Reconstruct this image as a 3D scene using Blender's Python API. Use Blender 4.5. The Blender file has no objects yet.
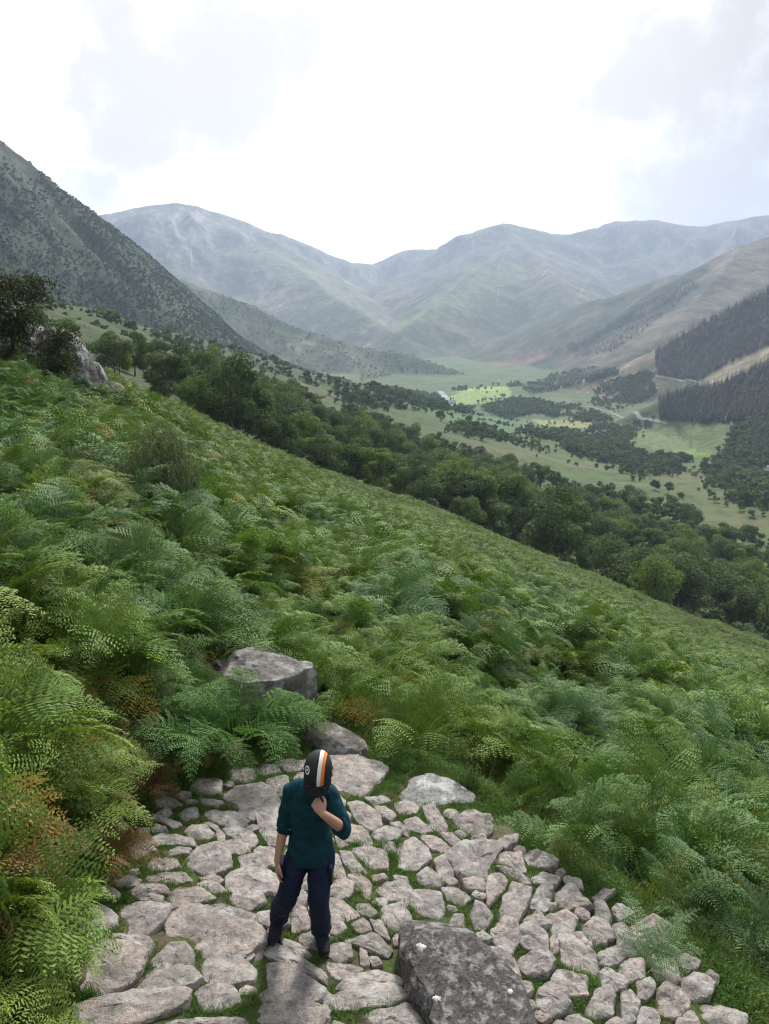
import bpy, bmesh, math, random
import numpy as np
from mathutils import Vector, Matrix, Euler

R = math.radians
scene = bpy.context.scene
rng = np.random.default_rng(11)
random.seed(5)

# ------------------------------------------------------------------ camera
F = 760.0; CX = 384.5; CY = 512.0
PITCH = R(14.2); CAMZ = 3.74
cd = bpy.data.cameras.new('camera')
cam = bpy.data.objects.new('camera', cd)
scene.collection.objects.link(cam)
cam.location = (0, 0, CAMZ)
cam.rotation_euler = (math.pi/2 - PITCH, 0, 0)
cd.sensor_fit = 'VERTICAL'; cd.sensor_height = 24.0
cd.lens = 24.0*F/1024.0
cd.clip_start = 0.05; cd.clip_end = 40000
scene.camera = cam

# ------------------------------------------------------------------ sky, sun, exposure
SUN_EL, SUN_AZ = R(42), R(14)         # azimuth measured from +Y towards +X
w = bpy.data.worlds.new('World'); scene.world = w; w.use_nodes = True
nt = w.node_tree; nt.nodes.clear()
def N(t, typ, **kw):
    n = t.nodes.new(typ)
    for k, v in kw.items(): setattr(n, k, v)
    return n
sky = N(nt, 'ShaderNodeTexSky', sky_type='NISHITA', sun_disc=False)
sky.sun_elevation = SUN_EL; sky.sun_rotation = SUN_AZ; sky.dust_density = 2.0
bg1 = N(nt, 'ShaderNodeBackground'); bg1.inputs[1].default_value = 0.12
nt.links.new(sky.outputs[0], bg1.inputs[0])
tc = N(nt, 'ShaderNodeTexCoord')
mp = N(nt, 'ShaderNodeMapping'); mp.inputs['Scale'].default_value = (1.5, 1.5, 3.4); mp.inputs['Location'].default_value = (0.35, .1, 0.42)
nt.links.new(tc.outputs['Generated'], mp.inputs[0])
no = N(nt, 'ShaderNodeTexNoise'); no.inputs['Scale'].default_value = 1.35; no.inputs['Detail'].default_value = 7; no.inputs['Roughness'].default_value = .52; no.inputs['Distortion'].default_value = .35
nt.links.new(mp.outputs[0], no.inputs['Vector'])
cr = N(nt, 'ShaderNodeValToRGB')
cr.color_ramp.elements[0].position = .36; cr.color_ramp.elements[0].color = (.55, .58, .64, 1)
cr.color_ramp.elements[1].position = .56; cr.color_ramp.elements[1].color = (1.08, 1.10, 1.12, 1)
e = cr.color_ramp.elements.new(.46); e.color = (.74, .76, .80, 1)
nt.links.new(no.outputs[0], cr.inputs[0])
nrm = N(nt, 'ShaderNodeVectorMath', operation='NORMALIZE'); nt.links.new(tc.outputs['Generated'], nrm.inputs[0])
def skydir(px, py):
    u = (px-384.5)/760; v = (512-py)/760; s_, c_ = math.sin(PITCH), math.cos(PITCH); return Vector((u, c_+v*s_, -s_+v*c_)).normalized()
no2 = N(nt, 'ShaderNodeTexNoise'); no2.inputs['Scale'].default_value = 5; no2.inputs['Detail'].default_value = 8; no2.inputs['Roughness'].default_value = .6; nt.links.new(nrm.outputs[0], no2.inputs['Vector'])
colsock = cr.outputs[0]
for (px_, py_, rad_, dk) in ((40, 10, 15, .95), (190, 40, 11, .95), (255, 85, 5.5, .6), (700, 30, 13, .98), (610, 80, 6, .6), (690, 152, 6.5, .9), (430, 236, 3.4, .4), (745, 212, 3.5, .45)):
    dd = N(nt, 'ShaderNodeVectorMath', operation='DOT_PRODUCT'); dd.inputs[1].default_value = skydir(px_, py_); nt.links.new(nrm.outputs[0], dd.inputs[0])
    ml = N(nt, 'ShaderNodeMath', operation='MULTIPLY_ADD'); nt.links.new(no2.outputs[0], ml.inputs[0]); ml.inputs[1].default_value = (1-math.cos(R(rad_)))*4.4; nt.links.new(dd.outputs['Value'], ml.inputs[2])
    off = (1-math.cos(R(rad_)))*2.2
    m1 = N(nt, 'ShaderNodeMapRange', interpolation_type='SMOOTHSTEP'); m1.inputs[1].default_value = math.cos(R(rad_))+off; m1.inputs[2].default_value = 1.0+off; m1.inputs[3].default_value = 0; m1.inputs[4].default_value = dk; nt.links.new(ml.outputs[0], m1.inputs[0])
    mm = N(nt, 'ShaderNodeMix', data_type='RGBA'); nt.links.new(m1.outputs[0], mm.inputs[0]); nt.links.new(colsock, mm.inputs[6]); mm.inputs[7].default_value = (.34, .325, .31, 1); colsock = mm.outputs[2]
bg2 = N(nt, 'ShaderNodeBackground'); nt.links.new(colsock, bg2.inputs[0])
# thin cloud is brightest low over the head of the glen, towards the veiled sun
dt = N(nt, 'ShaderNodeVectorMath', operation='DOT_PRODUCT'); dt.inputs[1].default_value = Vector((-.10, .96, .26)).normalized()
nt.links.new(nrm.outputs[0], dt.inputs[0])
gr = N(nt, 'ShaderNodeMapRange', interpolation_type='SMOOTHSTEP'); gr.inputs[1].default_value = .72; gr.inputs[2].default_value = 1.0; gr.inputs[3].default_value = .46; gr.inputs[4].default_value = 1.55
nt.links.new(dt.outputs['Value'], gr.inputs[0]); nt.links.new(gr.outputs[0], bg2.inputs[1])
mx = N(nt, 'ShaderNodeMixShader'); mx.inputs[0].default_value = .97
nt.links.new(bg1.outputs[0], mx.inputs[1]); nt.links.new(bg2.outputs[0], mx.inputs[2])
wo = N(nt, 'ShaderNodeOutputWorld'); nt.links.new(mx.outputs[0], wo.inputs[0])

sl = bpy.data.lights.new('sun', 'SUN'); sl.energy = 3.2; sl.angle = R(10); sl.color = (1, .96, .9)
so = bpy.data.objects.new('sun', sl); scene.collection.objects.link(so)
sdir = Vector((math.sin(SUN_AZ)*math.cos(SUN_EL), math.cos(SUN_AZ)*math.cos(SUN_EL), math.sin(SUN_EL)))
so.rotation_euler = (-sdir).to_track_quat('-Z', 'Y').to_euler(); so.location = (0, 0, 60)

scene.view_settings.view_transform = 'Standard'; scene.view_settings.look = 'None'
scene.view_settings.gamma = 1; scene.view_settings.use_curve_mapping = False
scene.view_settings.exposure = 0.85
cy = scene.cycles
cy.use_denoising = True; cy.pixel_filter_type = 'BLACKMAN_HARRIS'; cy.filter_width = 1.25; cy.max_bounces = 6; cy.diffuse_bounces = 3; cy.glossy_bounces = 2
cy.transmission_bounces = 3; cy.volume_bounces = 1; cy.transparent_max_bounces = 8
cy.use_adaptive_sampling = True; cy.adaptive_threshold = 0.008
cy.caustics_reflective = False; cy.caustics_refractive = False

# ------------------------------------------------------------------ haze (depth of air over the whole glen)
def link(o, parent=None):
    scene.collection.objects.link(o)
    if parent is not None: o.parent = parent
    return o
def tag(o, label=None, cat=None, group=None, kind=None):
    if label: o['label'] = label
    if cat: o['category'] = cat
    if group: o['group'] = group
    if kind: o['kind'] = kind
    return o

HAZE = 1.3e-4
hm = bpy.data.materials.new('haze'); hm.use_nodes = True
t = hm.node_tree; t.nodes.clear()
pv = N(t, 'ShaderNodeVolumePrincipled'); pv.inputs['Color'].default_value = (.62, .74, .98, 1)
pv.inputs['Density'].default_value = HAZE; pv.inputs['Anisotropy'].default_value = .25
ot = N(t, 'ShaderNodeOutputMaterial'); t.links.new(pv.outputs[0], ot.inputs['Volume'])
bm = bmesh.new(); bmesh.ops.create_cube(bm, size=1)
bmesh.ops.scale(bm, vec=(12600, 12600, 1), verts=bm.verts)
HZ0, HZ1 = -148, 860
for v in bm.verts: v.co.z = HZ0 if v.co.z < 0 else HZ1
me = bpy.data.meshes.new('haze'); bm.to_mesh(me); bm.free(); me.materials.append(hm)
tag(link(bpy.data.objects.new('haze', me)), kind='stuff')

# ------------------------------------------------------------------ numpy noise
_perm = np.random.default_rng(3).permutation(256).astype(np.int64); _perm = np.concatenate([_perm, _perm])
_g = np.random.default_rng(4).normal(size=(256, 3)); _g /= np.linalg.norm(_g, axis=1)[:, None]
def perlin3(x, y, z):
    x, y, z = np.broadcast_arrays(np.asarray(x, float), y, z)
    xi = np.floor(x).astype(np.int64); yi = np.floor(y).astype(np.int64); zi = np.floor(z).astype(np.int64)
    xf = x-xi; yf = y-yi; zf = z-zi
    u = xf*xf*xf*(xf*(xf*6-15)+10); v = yf*yf*yf*(yf*(yf*6-15)+10); w_ = zf*zf*zf*(zf*(zf*6-15)+10)
    def gr(a, b, c):
        h = _perm[_perm[_perm[(xi+a) & 255]+((yi+b) & 255)]+((zi+c) & 255)]
        g = _g[h]; return g[..., 0]*(xf-a)+g[..., 1]*(yf-b)+g[..., 2]*(zf-c)
    l = lambda a, b, t_: a+(b-a)*t_
    return 1.6*l(l(l(gr(0,0,0), gr(1,0,0), u), l(gr(0,1,0), gr(1,1,0), u), v),
             l(l(gr(0,0,1), gr(1,0,1), u), l(gr(0,1,1), gr(1,1,1), u), v), w_)
def fbm(x, y, z=0.0, oct=4, gain=.5):
    a = 1.0; s = 0; f = 1.0
    for i in range(oct):
        s = s+a*perlin3(x*f+i*17.3, y*f-i*9.1, np.asarray(z, float)*f+i*3.7); a *= gain; f *= 2.03
    return s
def sstep(a, b, x):
    t_ = np.clip((x-a)/(b-a), 0, 1); return t_*t_*(3-2*t_)

# ------------------------------------------------------------------ pixels to directions and points
_s, _c = math.sin(PITCH), math.cos(PITCH)
def ray(px, py):
    px = np.asarray(px, float); py = np.asarray(py, float)
    u = (px-CX)/F; v = (CY-py)/F
    return np.stack([u, _c+v*_s+0*u, -_s+v*_c+0*u], -1)
def az_el(px, py):
    d = ray(px, py); h = np.hypot(d[..., 0], d[..., 1])
    return np.arctan2(d[..., 0], d[..., 1]), d[..., 2]/h
def pt(px, py, r):                      # world point seen at pixel, at horizontal distance r
    a, e_ = az_el(px, py); return np.stack([np.sin(a)*r, np.cos(a)*r, CAMZ+e_*r], -1)
def project(p):
    p = np.asarray(p, float); x = p[..., 0]; y = p[..., 1]; z = p[..., 2]-CAMZ
    f = y*_c-z*_s; up = y*_s+z*_c
    f = np.where(f < 1e-3, 1e-3, f)
    return CX+F*x/f, CY-F*up/f, f

# ------------------------------------------------------------------ footpath
def z_path(x, y):
    return -.085*(x+.5)-.10*(y-3.9)-.10*np.clip(x-.9, 0, 9)
def at_path(px, py):
    d = ray(px, py); t_ = np.full(d.shape[:-1], 5.0)
    for _ in range(40):
        x = d[..., 0]*t_; y = d[..., 1]*t_
        t_ = t_+(CAMZ+d[..., 2]*t_-z_path(x, y))/(-d[..., 2]+.1)*.9
    return np.stack([d[..., 0]*t_, d[..., 1]*t_], -1)
PATH_PX = [(40,1100),(62,1024),(74,960),(84,900),(112,855),(138,812),(160,792),(215,786),(262,772),(300,752),(345,742),(392,758),(440,776),(492,800),
           (540,838),(575,870),(606,890),(650,925),(700,955),(735,990),(765,1024),(800,1100),(400,1130)]
PATH = at_path(np.array([p[0] for p in PATH_PX]), np.array([p[1] for p in PATH_PX]))
def sdist(poly, x, y):                  # signed distance to a polygon, negative inside
    x = np.asarray(x, float); y = np.asarray(y, float)
    d = np.full(x.shape, 1e18); ins = np.zeros(x.shape, bool)
    n = len(poly)
    for i in range(n):
        ax, ay = poly[i]; bx, by = poly[(i+1) % n]
        ex, ey = bx-ax, by-ay
        t_ = np.clip(((x-ax)*ex+(y-ay)*ey)/(ex*ex+ey*ey+1e-12), 0, 1)
        d = np.minimum(d, (x-ax-t_*ex)**2+(y-ay-t_*ey)**2)
        c = ((ay > y) != (by > y)) & (x < (bx-ax)*(y-ay)/(by-ay+1e-15)+ax)
        ins ^= c
    d = np.sqrt(d); return np.where(ins, -d, d)

# ------------------------------------------------------------------ terrain height table
azf = np.arange(-41, 41.01, .075); azc = np.arange(45, 319.9, 4.0)
AZ = np.radians(np.concatenate([azf, azc]))        # increasing; wraps at 319 -> -41
NF = len(azf)
RATIO = 1.0085
RR = 0.3*RATIO**np.arange(int(math.log(6100/.3)/math.log(RATIO))+1)
AZs = np.where(AZ > math.pi, AZ-2*math.pi, AZ)      # signed
AZk = np.clip(AZs, R(-46), R(46))                   # clamp for the tables
Xg = np.sin(AZ)[:, None]*RR[None]; Yg = np.cos(AZ)[:, None]*RR[None]

def line_el(pts):
    a, e_ = az_el(np.array([p[0] for p in pts]), np.array([p[1] for p in pts]))
    o = np.argsort(a); return np.interp(AZk, a[o], e_[o])
def line_r(pts, col=2):
    a, _ = az_el(np.array([p[0] for p in pts]), np.array([p[1] for p in pts]))
    o = np.argsort(a); return np.interp(AZk, a[o], np.array([p[col] for p in pts], float)[o])
def z_near(x, y):
    return -.40*(x+.5)-.165*(y-3.9)
LA = [(-160,268,40),(0,334,45),(60,356,52),(130,384,60),(200,418,72),(320,472,88),(450,518,98),(580,577,104),(700,632,108),(769,654,108),(930,722,105)]
LB = [(-160,282,66),(0,352,72),(130,400,95),(320,486,135),(450,530,150),(580,588,155),(700,640,155),(769,662,155),(930,730,150)]
LC = [(-160,285,350),(0,312,350),(100,331,350),(200,364,360),(320,412,380),(450,448,400),(580,492,390),(700,520,370),(769,532,350),(930,560,330)]
LD = [(-160,262,600),(0,292,600),(100,308,620),(200,338,680),(320,373,760),(450,406,880),(580,446,740),(700,470,640),(769,478,600),(930,500,560)]
A_r = line_r(LA); A_z = CAMZ+line_el(LA)*A_r-.75
B_r = line_r(LB); B_z = CAMZ+line_el(LB)*B_r
C_r = line_r(LC); C_z = CAMZ+line_el(LC)*C_r
D_r = line_r(LD); D_z = CAMZ+line_el(LD)*D_r
r8x = np.sin(AZk)*8; r8y = np.cos(AZk)*8
z8 = z_near(r8x, r8y)
Z = np.zeros_like(Xg)
floor_z = -126.0
for i in range(len(AZ)):
    k = .36
    rm = 8+(A_r[i]-8)*.45; zm = z8[i]+(A_z[i]-z8[i])*.45-.15
    Dz = D_z[i]; Ez = min(floor_z, Dz-4) if Dz < -60 else (Dz*.5+floor_z*.5)
    rs = [0, 8, rm, A_r[i], A_r[i]*1.12, B_r[i], C_r[i], D_r[i], max(D_r[i]*1.25, 950), 2000, 12000]
    z0 = z_near(0, 0)
    zs = [z0, z8[i], zm, A_z[i], A_z[i]-(A_z[i]-B_z[i])*.12, B_z[i], C_z[i], Dz, Ez, floor_z, floor_z]
    Z[i] = np.interp(RR, rs, zs)
ker = np.exp(-.5*(np.arange(-12, 13)/5.0)**2); ker /= ker.sum()
pad = np.pad(Z, ((0, 0), (12, 12)), mode='edge')
Z = sum(ker[j]*pad[:, j:j+Z.shape[1]] for j in range(25))
LR = np.broadcast_to(RR[None], Z.shape)
Arg = A_r[:, None]
# lumps
nearm = (1-sstep(45, 90, LR))
m8 = LR < 130
zz = np.zeros_like(Z)
zz[m8] = .40*fbm(Xg[m8]/3.0, Yg[m8]/3.2, 1.5, 3)+.55*fbm(Xg[m8]/13, Yg[m8]/13, 7.5, 2)*sstep(6, 20, LR[m8])
Z += zz*(.35+.65*sstep(3, 12, LR))
m2 = LR > 80
zz = np.zeros_like(Z)
zz[m2] = (2.2*fbm(Xg[m2]/38, Yg[m2]/38, 2.5, 4)+6.0*fbm(Xg[m2]/170, Yg[m2]/170, 5.5, 2))*sstep(A_r[:, None]*1.2, A_r[:, None]*2.6, LR)[m2]*(1-.65*sstep(750, 1100, LR[m2]))
Z += zz

# ------------------------------------------------------------------ mountains: ridges with flanks
MT = {
 'ben':   dict(s=.60, p=1.15, g=.16, lg=110, W=620, lines=[[(-420,-260,1050),(-250,-70,1080),(-100,62,1100),(0,138,1130),(50,180,1160),(100,217,1200),(140,249,1240),(178,284,1290),(204,308,1330),(235,332,1380),(268,351,1430),(305,367,1480),(350,381,1540),(410,392,1620),(470,398,1700)]]),
 'low':   dict(s=.45, p=1.4, g=.14, lg=120, lines=[[(150,262,2150),(185,280,2120),(215,290,2100),(252,303,2060),(290,323,2030),(330,337,2000),(368,347,1980),(405,352,1960),(440,364,1900),(480,378,1850),(520,392,1800)],[(330,337,2000),(350,356,1850),(365,370,1750)]]),
 'far':   dict(s=.52, p=1.3, g=.26, lg=330, lines=[[(-60,235,5600),(60,216,5400),(104,212,5200),(140,206,5100),(165,202,5000),(188,200,5000),(214,207,5000),(240,217,5050),(268,230,5100),(300,240,5200),(330,252,5300),(352,260,5400),(378,262,5500)],
             [(214,207,5000),(232,232,4700),(262,248,4400),(296,266,4000),(322,286,3650),(350,306,3300),(384,326,3000),(410,340,2800)],[(240,217,5050),(290,250,4600),(340,285,4100),(378,312,3600)],
             [(150,204,5050),(150,240,4500),(175,268,4000),(200,290,3600)]]),
 'mid':   dict(s=.50, p=1.3, g=.28, lg=330, lines=[[(352,261,5500),(372,262,5600),(392,254,5600),(402,250,5600),(425,248,5500),(448,246,5400),(470,236,5300),(487,229,5200),(503,222,5100),(520,226,5100),(545,231,5200),(570,232,5300),(596,226,5400),(622,220,5400),(650,218,5400),(690,222,5400),(725,219,5400),(769,212,5400),(850,196,5400),(1000,190,5300)],
             [(503,222,5100),(512,238,4600),(505,252,4200),(478,268,3800),(452,290,3400),(425,312,3100),(402,330,2900)],
             [(512,238,4600),(545,262,4000),(560,285,3500),(556,315,3100),(545,345,2750)],
             [(622,220,5400),(640,250,4900),(655,272,4400)]]),
 'right': dict(s=.46, p=1.35, g=.22, lg=210, lines=[[(500,366,2250),(560,352,2300),(590,334,2330),(620,312,2380),(650,290,2420),(680,274,2470),(712,256,2520),(745,242,2600),(769,233,2650),(850,200,2750),(1000,150,2800)],
             [(745,242,2600),(705,292,2150),(665,330,1950),(640,352,1850)]]),
 'pine':  dict(s=.55, p=1.3, g=.03, lg=90, lines=[[(560,384,1500),(610,368,1500),(650,350,1480),(690,326,1480),(730,304,1480),(769,284,1480),(850,235,1480),(1000,160,1450)]]),
 'spur':  dict(s=.42, p=1.3, g=.03, lg=70, lines=[[(610,424,1010),(640,408,1020),(672,394,1030),(710,380,1030),(769,356,1020),(850,320,1000),(980,270,980)]]),
}
MK = list(MT.keys())
jr = int(np.searchsorted(RR, 420)); XM = Xg[:, jr:]; YM = Yg[:, jr:]
best = Z[:, jr:].copy(); cls = np.zeros(XM.shape, np.int8); bt = np.zeros(XM.shape); bd = np.ones(XM.shape); bn = np.zeros(XM.shape)
wx = fbm(XM/900, YM/900, 1.1, 3)*.5; base_n = fbm(XM/420, YM/420, 9.2, 6, .52)
for k, name in enumerate(MK):
    m = MT[name]; off = 0.0
    for pl in m['lines']:
        P = np.array([pt(a, b, c) for a, b, c in pl]); L = 0
        dmin = np.full(XM.shape, 1e18); zr = np.zeros(XM.shape); tt = np.zeros(XM.shape)
        for i in range(len(P)-1):
            ax, ay, az_ = P[i]; bx, by, bz = P[i+1]; ex, ey = bx-ax, by-ay; l2 = ex*ex+ey*ey
            q = np.clip(((XM-ax)*ex+(YM-ay)*ey)/l2, 0, 1)
            d = (XM-ax-q*ex)**2+(YM-ay-q*ey)**2
            u_ = d < dmin; dmin = np.where(u_, d, dmin)
            zr = np.where(u_, az_+q*(bz-az_), zr); tt = np.where(u_, L+q*math.sqrt(l2), tt); L += math.sqrt(l2)
        d = np.sqrt(dmin)
        zf = Z[:, jr:] if 'zf' in m else floor_z-6
        H = np.maximum(zr-zf, 0); W = m['p']*H/m['s']+1e-6
        if 'W' in m: W = np.minimum(m['W'], 1.4*H+10)
        lg = m['lg']
        tw = tt/lg+.9*perlin3(XM/lg/2.5, YM/lg/2.5, 3.3)+.35*perlin3(XM/lg*1.1, YM/lg*1.1, 6.3)+off
        gul = np.abs(perlin3(tw, d/lg/6, 2.2))*1.0+.5*np.abs(perlin3(tw*2.3, d/lg/3, 8.2))+.25*np.abs(perlin3(tw*5.1, d/lg/1.5, 5.2))
        s_ = np.clip(d/W*(1+.35*wx), 0, 1)
        env = np.clip(s_*5, 0, 1)*(1-s_)
        h = H*((1-s_)**m['p']+m['g']*(.55-gul)*env+.055*base_n*np.clip(s_*8+(.30 if k in (2, 3) else .12), 0, 1)*(1-s_)**.5)
        z = zf+h-(H <= 0)*500-(s_ >= 1)*500
        u_ = z > best
        best = np.where(u_, z, best); cls = np.where(u_, k+1, cls); bt = np.where(u_, tw, bt); bd = np.where(u_, s_, bd); bn = np.where(u_, gul, bn)
        off += 31.7
Z[:, jr:] = best
CL = np.zeros(Z.shape, np.int8); CL[:, jr:] = cls
# round the foot of every slope a little
for _ in range(2):
    Zs = Z.copy(); Zs[:, 1:-1] = (Z[:, :-2]+2*Z[:, 1:-1]+Z[:, 2:])/4; Z[:, jr:] = Zs[:, jr:]
Z = np.maximum(Z, floor_z-18)
# footpath, cut level into the slope
jp = int(np.searchsorted(RR, 14))
xs, ys = Xg[:, :jp], Yg[:, :jp]
SD = np.full(Z.shape, 99.0); SD[:, :jp] = sdist(PATH, xs, ys)
wp = sstep(-.02, 1.15, SD[:, :jp])
zp = z_path(xs, ys)+.025*fbm(xs/.35, ys/.35, .5, 3)
Z[:, :jp] = zp*(1-wp)+Z[:, :jp]*wp
# the ground climbs behind the frame to where the photographer stands
Z[:, :jp] += 1.95*sstep(2.95, .5, ys)*np.exp(-(xs/2.6)**2)*(1-0*wp)*(ys > -8)+.0

lnr0, lnq = math.log(.3), math.log(RATIO)
def sample(G, x, y):
    r = np.clip(np.hypot(x, y), .31, 6000); a = np.degrees(np.arctan2(x, y))
    fi = np.clip((a+41)/.075, 0, NF-1.001); fj = (np.log(r)-lnr0)/lnq
    i = fi.astype(int); j = np.minimum(fj.astype(int), G.shape[1]-2); u = fi-i; v = fj-j
    return (G[i, j]*(1-u)+G[i+1, j]*u)*(1-v)+(G[i, j+1]*(1-u)+G[i+1, j+1]*u)*v
def ground(x, y): return sample(Z, np.asarray(x, float), np.asarray(y, float))
# visibility: highest sight-line angle met up to each ring
TE = (Z-CAMZ)/LR
HOR = np.maximum.accumulate(TE, axis=1)
def hidden_by(x, y): return sample(np.concatenate([np.full((len(AZ), 3), -9.), HOR[:, :-3]], 1), x, y)
def hit(px, py, rmin=.5, rmax=6000):     # first ground point met by the view ray
    px = np.atleast_1d(np.asarray(px, float)); py = np.atleast_1d(np.asarray(py, float))
    a, e_ = az_el(px, py)
    out = np.full(px.shape+(3,), np.nan)
    rs = RR[(RR >= rmin) & (RR <= rmax)]
    x = np.sin(a)[:, None]*rs; y = np.cos(a)[:, None]*rs
    g = ground(x, y); s = CAMZ+e_[:, None]*rs
    below = s <= g; any_ = below.any(1); j = below.argmax(1)
    for q in np.nonzero(any_)[0]:
        jj = j[q]
        if jj == 0: r = rs[0]
        else:
            f0 = s[q, jj-1]-g[q, jj-1]; f1 = g[q, jj]-s[q, jj]; u = f0/(f0+f1+1e-12); r = rs[jj-1]+(rs[jj]-rs[jj-1])*u
        out[q] = (math.sin(a[q])*r, math.cos(a[q])*r, 0)
    out[..., 2] = np.where(any_, ground(np.nan_to_num(out[..., 0]), np.nan_to_num(out[..., 1])), np.nan)
    return out
# ------------------------------------------------------------------ ground colours (albedo of what grows there, plus painted sunny patches)
def mixc(a, b, t_): return a+(b-a)*np.asarray(t_)[..., None]
def C(*c): return np.array(c, float)
n1 = fbm(Xg/60, Yg/60, 3.1, 4); n2 = fbm(Xg/9, Yg/9, 1.7, 3)
col = np.broadcast_to(C(.030, .034, .016), Z.shape+(3,)).copy()
col = mixc(col, C(.05, .042, .024), np.clip(.35+.8*n2, 0, 1)*.5)
# far side of the crest: grass slopes and pasture
past = mixc(np.broadcast_to(C(.075, .115, .036), Z.shape+(3,)), C(.115, .115, .055), np.clip(.4+1.1*n1, 0, 1))
past = mixc(past, C(.04, .07, .026), np.clip(-.05+1.7*n2, 0, 1)*.75); past = mixc(past, C(.045, .08, .028), np.clip(-.1+1.8*fbm(Xg/110, Yg/110, 8.1, 3), 0, 1)*.7)
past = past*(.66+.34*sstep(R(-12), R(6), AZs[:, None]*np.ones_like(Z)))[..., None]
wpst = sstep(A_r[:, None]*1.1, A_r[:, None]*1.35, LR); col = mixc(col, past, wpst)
vf = sstep(D_r[:, None]*1.0, D_r[:, None]*1.15, LR)*1.0
vfl = mixc(np.broadcast_to(C(.06, .10, .035), Z.shape+(3,)), C(.10, .125, .05), np.clip(.5+1.2*n1, 0, 1))
col = mixc(col, vfl, vf)
# mountains
mcol = np.zeros(XM.shape+(3,))
slope_r = np.gradient(Z, axis=1)[:, jr:]/np.gradient(RR)[None, jr:]
slope_t = np.gradient(Z, axis=0)[:, jr:]/(LR[:, jr:]*np.gradient(AZ)[:, None])
steep = np.hypot(slope_r, slope_t)
mn = fbm(XM/260, YM/260, 6.6, 6, .6); mn2 = fbm(XM/60, YM/60, 2.6, 4, .6)
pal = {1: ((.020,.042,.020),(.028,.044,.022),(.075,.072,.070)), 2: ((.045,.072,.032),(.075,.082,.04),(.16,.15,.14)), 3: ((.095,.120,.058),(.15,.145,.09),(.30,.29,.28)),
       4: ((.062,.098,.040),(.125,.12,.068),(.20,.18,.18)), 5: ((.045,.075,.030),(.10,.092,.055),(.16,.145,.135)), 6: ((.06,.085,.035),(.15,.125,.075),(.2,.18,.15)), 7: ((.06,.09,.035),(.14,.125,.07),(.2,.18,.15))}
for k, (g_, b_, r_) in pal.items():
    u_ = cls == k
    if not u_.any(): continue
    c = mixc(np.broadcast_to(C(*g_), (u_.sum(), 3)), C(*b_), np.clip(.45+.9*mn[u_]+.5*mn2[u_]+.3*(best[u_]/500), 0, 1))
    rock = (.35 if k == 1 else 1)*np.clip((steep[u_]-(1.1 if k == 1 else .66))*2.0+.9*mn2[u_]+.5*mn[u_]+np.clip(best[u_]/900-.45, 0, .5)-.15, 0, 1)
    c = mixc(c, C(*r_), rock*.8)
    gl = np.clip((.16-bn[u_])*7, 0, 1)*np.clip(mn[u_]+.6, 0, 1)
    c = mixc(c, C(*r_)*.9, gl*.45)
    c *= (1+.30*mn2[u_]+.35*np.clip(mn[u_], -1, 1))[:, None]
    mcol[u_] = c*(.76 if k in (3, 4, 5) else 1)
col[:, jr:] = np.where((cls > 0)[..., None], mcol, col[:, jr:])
# painted regions: meadows, felled ground, scree, burns, and sunlight put into the colour
pxg, pyg, fg = project(np.stack([Xg, Yg, Z], -1))
def patch(poly, c, soft=3.0, amt=1.0, rlo=300, rhi=9000, need=None):
    global col
    P = np.array(poly, float); lo = P.min(0)-12; hi = P.max(0)+12
    u_ = (pxg > lo[0]) & (pxg < hi[0]) & (pyg > lo[1]) & (pyg < hi[1]) & (LR > rlo) & (LR < rhi) & (AZ[:, None] < 1)
    if need is not None: u_ &= np.isin(CL, need)
    if not u_.any(): return
    d = sdist(P, pxg[u_], pyg[u_])+1.6*fbm(pxg[u_]/9, pyg[u_]/5, 1.0, 3)*soft/3
    a_ = (1-sstep(-soft, soft*.4, d))*amt
    col[u_] = mixc(col[u_], C(*c), a_)
patch([(447,397),(470,388),(505,386),(513,392),(508,398),(484,404),(456,405)], (.19,.27,.075), 1.0)  # mown field, lightened further to paint in the sun falling on it
patch([(450,393),(475,387),(500,386),(510,389),(490,390),(462,392)], (.27,.34,.11), 1.0)  # brightest strip of the same field, sunlight painted into its green
patch([(395,402),(440,410),(500,418),(560,425),(562,440),(500,434),(440,420)], (.075,.14,.055), 1.2)
patch([(530,419),(592,421),(592,429),(560,427),(540,425)], (.21,.22,.085), 1.0)
patch([(625,435),(650,421),(700,420),(760,423),(762,440),(740,450),(700,455),(660,450),(628,443)], (.115,.15,.055), 3)
patch([(670,450),(712,450),(712,458),(680,458)], (.13,.20,.055), 1.5)
patch([(690,384),(769,345),(800,335),(800,368),(769,372),(735,385),(715,390)], (.27,.23,.15), 3, .9)
patch([(615,345),(650,320),(700,300),(769,262),(800,260),(769,285),(690,330),(650,350)], (.17,.15,.10), 5, .75, 1600)
patch([(690,262),(769,236),(800,230),(800,262),(769,268),(720,276)], (.20,.165,.11), 5, .6, 1600)
patch([(490,366),(520,352),(556,348),(552,356),(525,366)], (.20,.12,.11), 3, .8, 1600)
patch([(372,318),(408,318),(436,300),(424,318),(400,334),(380,326)], (.24,.27,.12), 7, .6, 2500)  # sunny patch low on the spur, painted as paler turf colour
patch([(428,300),(470,268),(520,255),(530,270),(490,300),(440,325),(410,330)], (.15,.20,.085), 16, .6, 2500)  # broad sunlit face of the middle spur, brightened in the colour
patch([(230,230),(300,250),(350,285),(395,325),(360,320),(300,285),(240,255)], (.19,.21,.12), 14, .55, 2500)  # sunlit flank of the far left mountain, painted lighter
for i in range(9):                                   # pale burns and screes running down the far slopes
    x0 = random.uniform(150, 620); y0 = 240+abs(x0-380)*-.05+random.uniform(0, 60); L_ = random.uniform(10, 32); sx = random.uniform(-.7, .9)
    patch([(x0, y0), (x0+1.6, y0), (x0+sx*L_+1.2, y0+L_), (x0+sx*L_-1.5, y0+L_)], (.26, .26, .23), .8, .4, 2500)
col = np.clip(col, .004, .9)
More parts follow.
